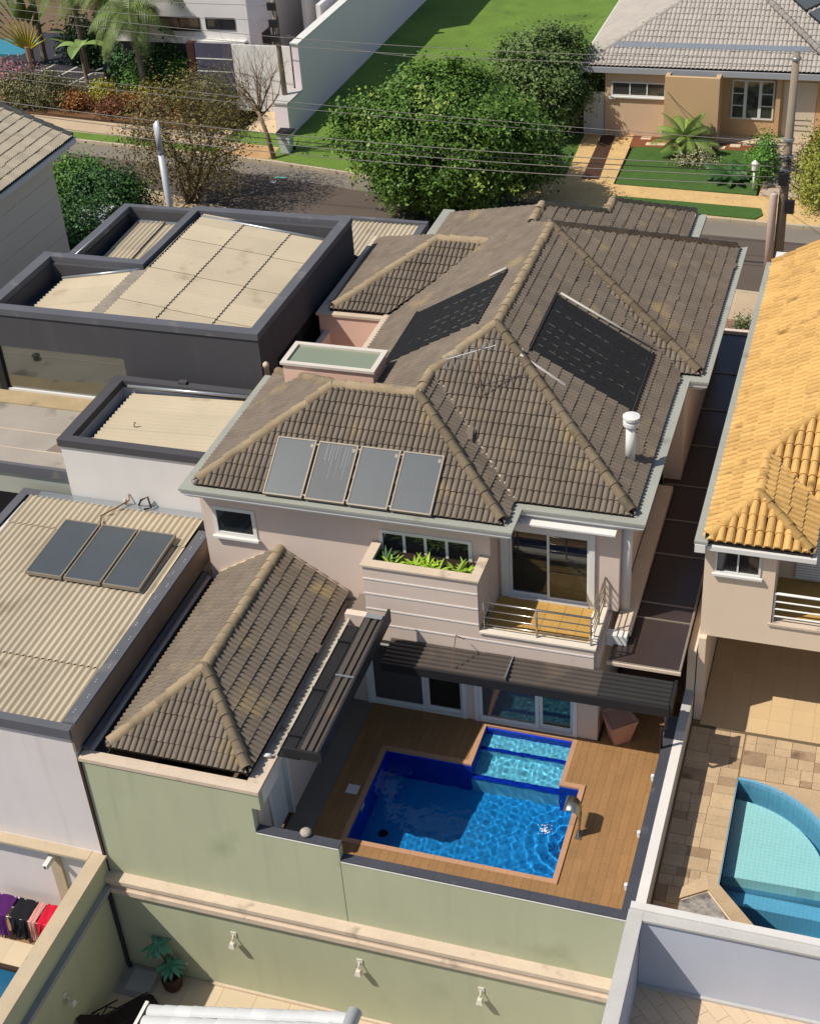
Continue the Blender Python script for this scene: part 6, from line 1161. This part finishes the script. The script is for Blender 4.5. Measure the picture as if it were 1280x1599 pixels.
bush('croton_hedge', 'red and yellow croton hedge right of the entrance path', 'hedge', (13.2, 41.6, 0.9), (0.75, 3.0, 1.0), leaf_mat('croton_mixed', '7f8230', 0.5), 150, 30, 0.22, 74); bush('column_shrub', 'narrow green shrub row left of the entrance path', 'hedge', (10.75, 42.6, 0.8), (0.35, 1.6, 0.9), m_lg, 70, 26, 0.2, 75); bush('yellow_areca', 'yellow-green areca clump behind the brown gate wall', 'bush', (1.5, 48.2, 1.9), (1.2, 0.8, 1.2), m_yel, 60, 26, 0.34, 76, asp=0.25); bush('wall_creeper', 'green shrub under the grey roof corner', 'bush', (2.0, 50.5, 1.6), (1.6, 1.4, 1.4), m_lg, 70, 26, 0.26, 77); bush('passage_hedge', 'low dark green hedge at the end of the side passage', 'hedge', (12.0, 27.5, 0.5), (0.7, 0.25, 0.4), m_ldk, 30, 26, 0.12, 78); bush('rock_flowers', 'pale flowering plant below the small palm', 'plant', (7.6, 43.2, 0.35), (1.0, 0.5, 0.3), leaf_mat('pale_flower', 'a39f77', 0.3), 24, 24, 0.16, 79, stems=False)
def frond(mb, base, az, el, L, droop, wl_, n=16, leaf_w=0.05, curl=0.5):
    d = Vector((math.cos(az) * math.cos(el), math.sin(az) * math.cos(el), math.sin(el))); p = Vector(base); pts = [p.copy()]
    for i in range(n):
        d = (d + Vector((0, 0, -droop / n))).normalized(); p = p + d * L / n; pts.append(p.copy())
    mb.tube([tuple(q) for q in pts], [0.03 * (1 - 0.8 * i / n) for i in range(n + 1)], 4)
    for i in range(2, n + 1):
        t = (pts[i] - pts[i - 1]).normalized(); s_ = t.cross(Vector((0, 0, 1))); s_ = s_.normalized() if s_.length > 1e-3 else Vector((1, 0, 0)); ll = wl_ * math.sin(math.pi * (0.15 + 0.82 * i / n)) + 0.08
        for sg in (-1, 1):
            for hh in (0, 0.5):
                q = pts[i] - t * hh * L / n; e = (s_ * sg + t * 0.55 + Vector((0, 0, -curl))).normalized(); w2 = t * leaf_w * 0.5; m1 = q + e * ll * 0.5 + Vector((0, 0, 0.04)); e2 = q + e * ll + Vector((0, 0, -0.18 * ll))
                mb.add([tuple(q - w2), tuple(q + w2), tuple(m1 + w2), tuple(m1 - w2), tuple(e2)], [(0, 1, 2, 3), (3, 2, 4)])
def palm(name, lab, x, y, h, nf, L, droop, m, tr=0.14, lean=(0, 0), seed=0, el=(0.2, 1.2), wl_=0.6, grp=None, cat='palm tree', lw=0.06, curl=0.5):
    t = thing(name, lab, cat, (x, y, 0), grp); rr = random.Random(seed); top = (x + lean[0], y + lean[1], h); b = MB(); k_ = max(4, int(h * 3)); b.tube([(x + lean[0] * i / k_, y + lean[1] * i / k_, h * i / k_ - 0.05) for i in range(k_ + 1)], [tr * (1.25 - 0.35 * i / k_) * (1.06 if i % 2 else 0.97) for i in range(k_ + 1)], 10); b.build('trunk', mat('palm_trunk', '7d7266', 0.9, 0.2, 4, 16, 0.2, 0.3), t)
    for i in range(nf):
        b = MB(); frond(b, top, i * 2.4 + rr.uniform(-.2, .2), rr.uniform(*el), L * rr.uniform(0.85, 1.1), droop * rr.uniform(0.8, 1.2), wl_, 14, lw, curl); b.build('frond', m, t)
m_pf = leaf_mat('palm_frond', '5f7034', 0.25); m_pf2 = leaf_mat('small_palm_frond', '74883f', 0.25)
palm('queen_palm', 'palm with a thick ringed trunk in front of the white house windows', -20.9, 50.6, 5.6, 22, 3.0, 2.3, m_pf, 0.24, (-0.7, 0), 1, wl_=0.9, grp='palms in the garden across the street'); palm('queen_palm', 'drooping palm in the middle of the shaded garden', -21.9, 47.6, 4.7, 22, 2.9, 2.5, m_pf, 0.15, (-0.3, 0), 2, wl_=0.9, grp='palms in the garden across the street'); palm('queen_palm', 'leaning palm with its crown over the dark drive', -25.4, 51.6, 4.7, 22, 2.9, 2.5, m_pf, 0.16, (0.6, -0.6), 3, wl_=0.9, grp='palms in the garden across the street'); palm('queen_palm', 'palm with hanging fronds left of the dark drive', -27.6, 51.4, 5.3, 22, 3.0, 2.6, m_pf, 0.14, (0, 0), 4, wl_=0.9, grp='palms in the garden across the street'); palm('queen_palm', 'palm cut off by the top left corner of the picture', -31.2, 53.0, 5.2, 22, 3.0, 2.6, m_pf, 0.15, (0, 0), 6, wl_=0.9, grp='palms in the garden across the street')
palm('lawn_palm', 'small fan of palm fronds on the front lawn of the bungalow', 7.0, 44.4, 0.9, 22, 1.6, 1.2, m_pf2, 0.14, (0, 0), 7, (0.25, 1.25), 0.40, cat='palm', lw=0.05); palm('cycad', 'dark low cycad on the lawn beside the path', 9.4, 41.8, 0.35, 20, 1.15, 0.9, m_ldk, 0.16, (0, 0), 8, (0.05, 0.8), 0.28, cat='cycad', lw=0.05)
tp = thing('travellers_palm', 'yellow-stalked traveller palm fan near the top left corner', 'palm tree', (-31.6, 52.2, 0)); MB().tube([(-31.6, 52.2, 0), (-31.6, 52.2, 1.2)], [0.2, 0.25], 8).build('trunk', m_bark2, tp)
for k_ in range(13):
    a = -1.15 + 2.3 * k_ / 12; d_ = Vector((math.sin(a), -0.25, math.cos(a))); e_ = Vector((-31.6, 52.2, 1.1)) + d_ * 1.7; MB().tube([(-31.6, 52.2, 1.0), tuple(e_)], [0.09, 0.03], 6).build('stalk', mat('yellow_stalk', 'b3a53c', 0.6, 0.1), tp, True); b = MB(); leaf_blade(b, tuple(e_), d_, 1.9, 0.55, 0.8); b.build('leaf', m_pf, tp)
bl = thing('banana_plant', 'banana-like plant with one broad pale green leaf over the drive', 'plant', (-26.6, 49.6, 0)); MB().tube([(-26.6, 49.6, 0), (-26.7, 49.6, 2.2)], [0.12, 0.07], 8).build('stem', m_bark2, bl)
for a, L_ in ((0.1, 2.1), (3.4, 1.6), (1.8, 1.5), (4.9, 1.6)): b = MB(); leaf_blade(b, (-26.7, 49.6, 2.1), (math.cos(a), math.sin(a), 0.7), L_, 0.75, 1.3, 0.3, 8); b.build('leaf', leaf_mat('banana_leaf', '7c9454', 0.2), bl)
# planter-box bromeliads
for i, (x, y) in enumerate(((5.35, 6.55), (5.55, 6.42), (6.12, 6.48), (6.42, 6.52), (6.72, 6.44), (7.18, 6.46), (7.42, 6.52))):
    lab = ('dark spiky plant in the planter corner', 'yellow-green rosette at the west end of the balcony planter', 'rosette left of the middle group in the balcony planter', 'middle rosette of the balcony planter', 'rosette right of the middle group in the balcony planter', 'rosette near the east end of the balcony planter', 'rosette at the east end of the balcony planter, below the window')[i]
    t = thing('bromeliad', lab, 'plant', (x, y, 4.3), 'plants in the balcony planter'); b = MB(); rr = random.Random(i)
    for k_ in range(26): a = k_ * 2.4; leaf_blade(b, (x, y, 4.32), (math.cos(a), math.sin(a), rr.uniform(0.4, 2.0)), rr.uniform(0.36, 0.52), 0.06, rr.uniform(0.6, 1.3), 0.3, 4)
    b.build('leaves', m_ldk if i == 0 else leaf_mat('bromeliad_leaf', '8fae2e', 0.3), t)
MB().box(5.09, 7.71, 6.22, 6.98, 4.3, 4.42).build('planter_soil', mat('dark_soil', '2c221b', 0.95), house)

# ---------------------------------------------------------------- poles, cables, bin, car
m_conc = mat('pole_concrete', '8a7c6c', 0.9, 0.12, 1.5, 16, 0.1, 0.1)
up = thing('utility_pole', 'tall grey concrete utility pole with a tangle of cables, by the yellow roof', 'utility pole', (12.42, 32.2, 0)); MB().tube([(12.42, 32.2, -0.05), (12.42, 32.2, 8.95)], [0.20, 0.13], 14).build('shaft', m_conc, up, True)
for z in (8.7, 5.75, 5.1, 4.6, 4.2): MB().lathe([(0.155 + (8.9 - z) * 0.011, 0), (0.17 + (8.9 - z) * 0.011, 0.02), (0.17 + (8.9 - z) * 0.011, 0.1), (0.15, 0.12)], 12, (12.42, 32.2, z)).build('band', m_zinc, up)
MB().box(12.2, 12.5, 31.85, 32.05, 4.15, 4.6).build('junction_box', m_dark, up); MB().box(12.55, 12.85, 32.0, 32.2, 3.0, 3.5).build('splice_case', m_dark, up)
for k_ in range(7):
    rr = random.Random(k_); p0 = Vector((12.42, 32.0, rr.uniform(4.2, 5.3))); pts = [tuple(p0 + Vector((rr.uniform(-.8, .8), rr.uniform(-.3, .1), rr.uniform(-.7, .5)))) for _ in range(4)]; MB().tube([tuple(p0)] + pts + [tuple(p0)], 0.013, 4).build('loose_cable', m_dark, up)
tag(MB().lathe([(0.15, -0.05), (0.15, 3.75), (0.13, 3.8), (0.02, 3.82)], 14, (12.08, 32.0, 0)).build('service_post', mat('pinkish_post', 'c0aa9c', 0.8, 0.06), None, True), 'pinkish round service post beside the utility pole', 'post')
lp = thing('street_pole', 'thin dark street pole standing behind the white wall pillar', 'utility pole', (-12.8, 44.9, 0)); MB().tube([(-12.78, 44.9, -0.05), (-12.9, 44.9, 8.2)], [0.15, 0.11], 12).build('shaft', m_conc, lp, True)
for z in (6.0, 5.2, 4.5): MB().box(-13.1, -12.7, 44.6, 44.75, z, z + 0.35).build('bracket', m_dark, lp)
m_pp = mat('galvanised_white', 'c9c9cc', 0.4, 0.08, 2, 20, 0.05, 0.03, metal=0.2)
wp = thing('white_mast', 'white round mast with a slanted cut top, rising behind the dark house', 'mast', (-11.95, 30.0, 0)); b = MB(); b.tube([(-11.95, 30, -0.05), (-11.95, 30, 4.7)], 0.135, 14); b.build('lower_tube', m_pp, wp, True); k_ = MB(); k_.tube([(-11.95, 30, 4.7), (-11.95, 30, 6.0)], 0.125, 14)
k_.v = [(p[0], p[1], p[2] + (0.10 * (p[0] + 11.95) / 0.125 if p[2] > 5.9 else 0)) for p in k_.v]; k_.build('upper_tube', m_pp, wp, True); MB().lathe([(0.15, 4.66), (0.15, 4.76)], 14, (-11.95, 30, 0)).build('collar', m_zinc, wp)
m_cab = mat('cable_grey', '7d7872', 0.7, 0.05); m_cabd = mat('cable_black', '2a2829', 0.7, 0.05)
def cable(lab, a, b_, sag, r_, m, grp):
    a = Vector(a); b_ = Vector(b_); pts = []
    for i in range(25): t = i / 24; p = a.lerp(b_, t); p.z -= sag * 4 * t * (1 - t); pts.append(tuple(p))
    tag(MB().tube(pts, r_, 5).build('overhead_cable', m, None, True), lab, 'cable', grp)
for z, zl_, y, lab in ((8.75, 10.6, 32.2, 'highest pale power cable, from the pole top over the tree'), (8.45, 10.2, 32.25, 'second highest pale power cable, just below the topmost one')): cable(lab, (12.4, y, z), (-32, y + 1.0, zl_), 0.9, 0.012, m_cab, 'power cables above the street')
for z, zl_, y, lab in ((5.75, 7.6, 32.0, 'upper of two pale cables at middle height, crossing the white gate'), (5.55, 7.2, 32.1, 'lower of two pale cables at middle height, crossing the white gate')): cable(lab, (12.4, y, z), (-32, y + 1.0, zl_), 0.4, 0.012, m_cab, 'power cables above the street')
for z, zl_, y, lab in ((4.85, 6.4, 31.95, 'uppermost of the low telephone cables across the big tree'), (4.62, 6.1, 32.0, 'black telephone cable among the pale low ones'), (4.4, 5.9, 32.05, 'pale telephone cable directly below the black one'), (4.15, 5.5, 31.9, 'lowest telephone cable, just above the street kerb')): cable(lab, (12.4, y, z), (-32, y + 1.0, zl_), 0.75, 0.017, m_cab if z != 4.62 else m_cabd, 'low telephone cables above the street')
cable('single dark service cable sagging to the bungalow wall', (12.4, 32.2, 5.6), (5.6, 46.3, 2.6), 0.9, 0.014, m_cabd, 'service cables')
for z, lab in ((6.2, 'upper pale cable crossing in front of the white house windows'), (5.5, 'lower pale cable crossing in front of the white house windows')): cable(lab, (-12.85, 44.8, z), (-40, 47.0, z + 1.2), 0.6, 0.015, m_cab, 'cables in front of the white house')
cable('pale cable crossing the vacant lot lawn', (-12.85, 44.8, 4.9), (2.0, 46.0, 4.0), 0.7, 0.014, m_cab, 'cables over the vacant lot')
bn = thing('wheelie_bin', 'pale grey bin with a dark lid beside the bare tree', 'bin', (-11.75, 42.0, 0.1)); MB().add([(-11.95, 41.75, 0.1), (-11.5, 41.75, 0.1), (-11.5, 42.2, 0.1), (-11.95, 42.2, 0.1), (-12.05, 41.65, 1.05), (-11.4, 41.65, 1.05), (-11.4, 42.3, 1.05), (-12.05, 42.3, 1.05)], [(3, 2, 1, 0), (4, 5, 6, 7), (0, 1, 5, 4), (1, 2, 6, 5), (2, 3, 7, 6), (3, 0, 4, 7)]).build('body', mat('bin_grey', 'd0d2d4', 0.6, 0.06), bn); MB().prism([(-12.08, 41.6, 1.052), (-11.37, 41.6, 1.052), (-11.37, 42.34, 1.052), (-12.08, 42.34, 1.052)], (0, 0, 0.08)).build('lid', m_dark, bn)
for x in (-12.0, -11.45): MB().tube([(x - 0.03, 42.25, 0.2), (x + 0.03, 42.25, 0.2)], 0.1, 10).build('wheel', m_dark, bn)
# white car half hidden under the bushes
pc = thing('parked_car', 'white car mostly hidden under the bushes beside the dark house', 'car', (-16.4, 31.9, 0)); cx, cy = -16.3, 31.2
def car_sec(pts, y0, y1, y2, y3): pass
b = MB(); prof = [(-2.0, 0.35), (-2.05, 0.75), (-1.3, 0.92), (-0.7, 1.38), (0.7, 1.42), (1.5, 0.98), (2.05, 0.9), (2.1, 0.35)]; vs = []; 
for yy, sc, dz_ in ((-0.80, 0.97, -0.05), (-0.62, 1.0, 0.0), (0.62, 1.0, 0.0), (0.80, 0.97, -0.05)): vs += [(cx + x * sc, cy + yy, z + (dz_ if z > 0.9 else 0)) for x, z in prof]
fs = [(i * 8 + k_, i * 8 + (k_ + 1) % 8, (i + 1) * 8 + (k_ + 1) % 8, (i + 1) * 8 + k_) for i in range(3) for k_ in range(8)] + [tuple(range(7, -1, -1)), tuple(range(24, 32))]
b.add(vs, fs); b.build('body', mat('white_car_paint', 'd5d6d8', 0.25, 0.03, spec=0.5, coat=0.5), pc)
for s_ in (-1, 1):
    MB().prism([(cx - 1.2, cy + s_ * 0.77, 0.95), (cx + 1.35, cy + s_ * 0.77, 0.98), (cx + 0.68, cy + s_ * 0.69, 1.33), (cx - 0.65, cy + s_ * 0.69, 1.30)], (0, s_ * 0.035, 0)).build('side_window', m_dark, pc)
    for x in (-1.25, 1.3): MB().tube([(cx + x, cy + s_ * 0.62, 0.31), (cx + x, cy + s_ * 0.83, 0.31)], 0.31, 16).build('wheel', m_dark, pc)
    MB().box(cx - 2.06, cx - 1.98, cy + s_ * 0.6 - 0.12, cy + s_ * 0.6 + 0.12, 0.6, 0.74).build('headlight', m_capg, pc)
MB().prism([(cx - 1.27, cy - 0.6, 0.95), (cx - 1.27, cy + 0.6, 0.95), (cx - 0.74, cy + 0.55, 1.36), (cx - 0.74, cy - 0.55, 1.36)], (-0.02, 0, 0.02)).build('windscreen', m_dark, pc); MB().prism([(cx + 1.46, cy - 0.6, 1.01), (cx + 1.46, cy + 0.6, 1.01), (cx + 0.76, cy + 0.55, 1.40), (cx + 0.76, cy - 0.55, 1.40)], (0.02, 0, 0.02)).build('rear_window', m_dark, pc)
# side passage ground and steps seen in the gap
sp_ = struct('side_passage', MB().box(10.9, 12.74, 8.0, 31, -0.05, 0.02), mat('passage_paving', '8a6a58', 0.9, 0.1))
for i in range(5): MB().box(11.0, 12.7, 23.6 + i * 0.5, 24.05 + i * 0.5, 0.021, 0.05 + 0.03 * i).build('step', mat('pinkish_step', '9b7b6c', 0.9, 0.08), sp_)
tag(MB().box(11.0, 12.7, 26.6, 26.8, 0, 0.8).build('low_front_wall', m_pink, None), 'low mauve wall at the street end of the side passage', 'wall')
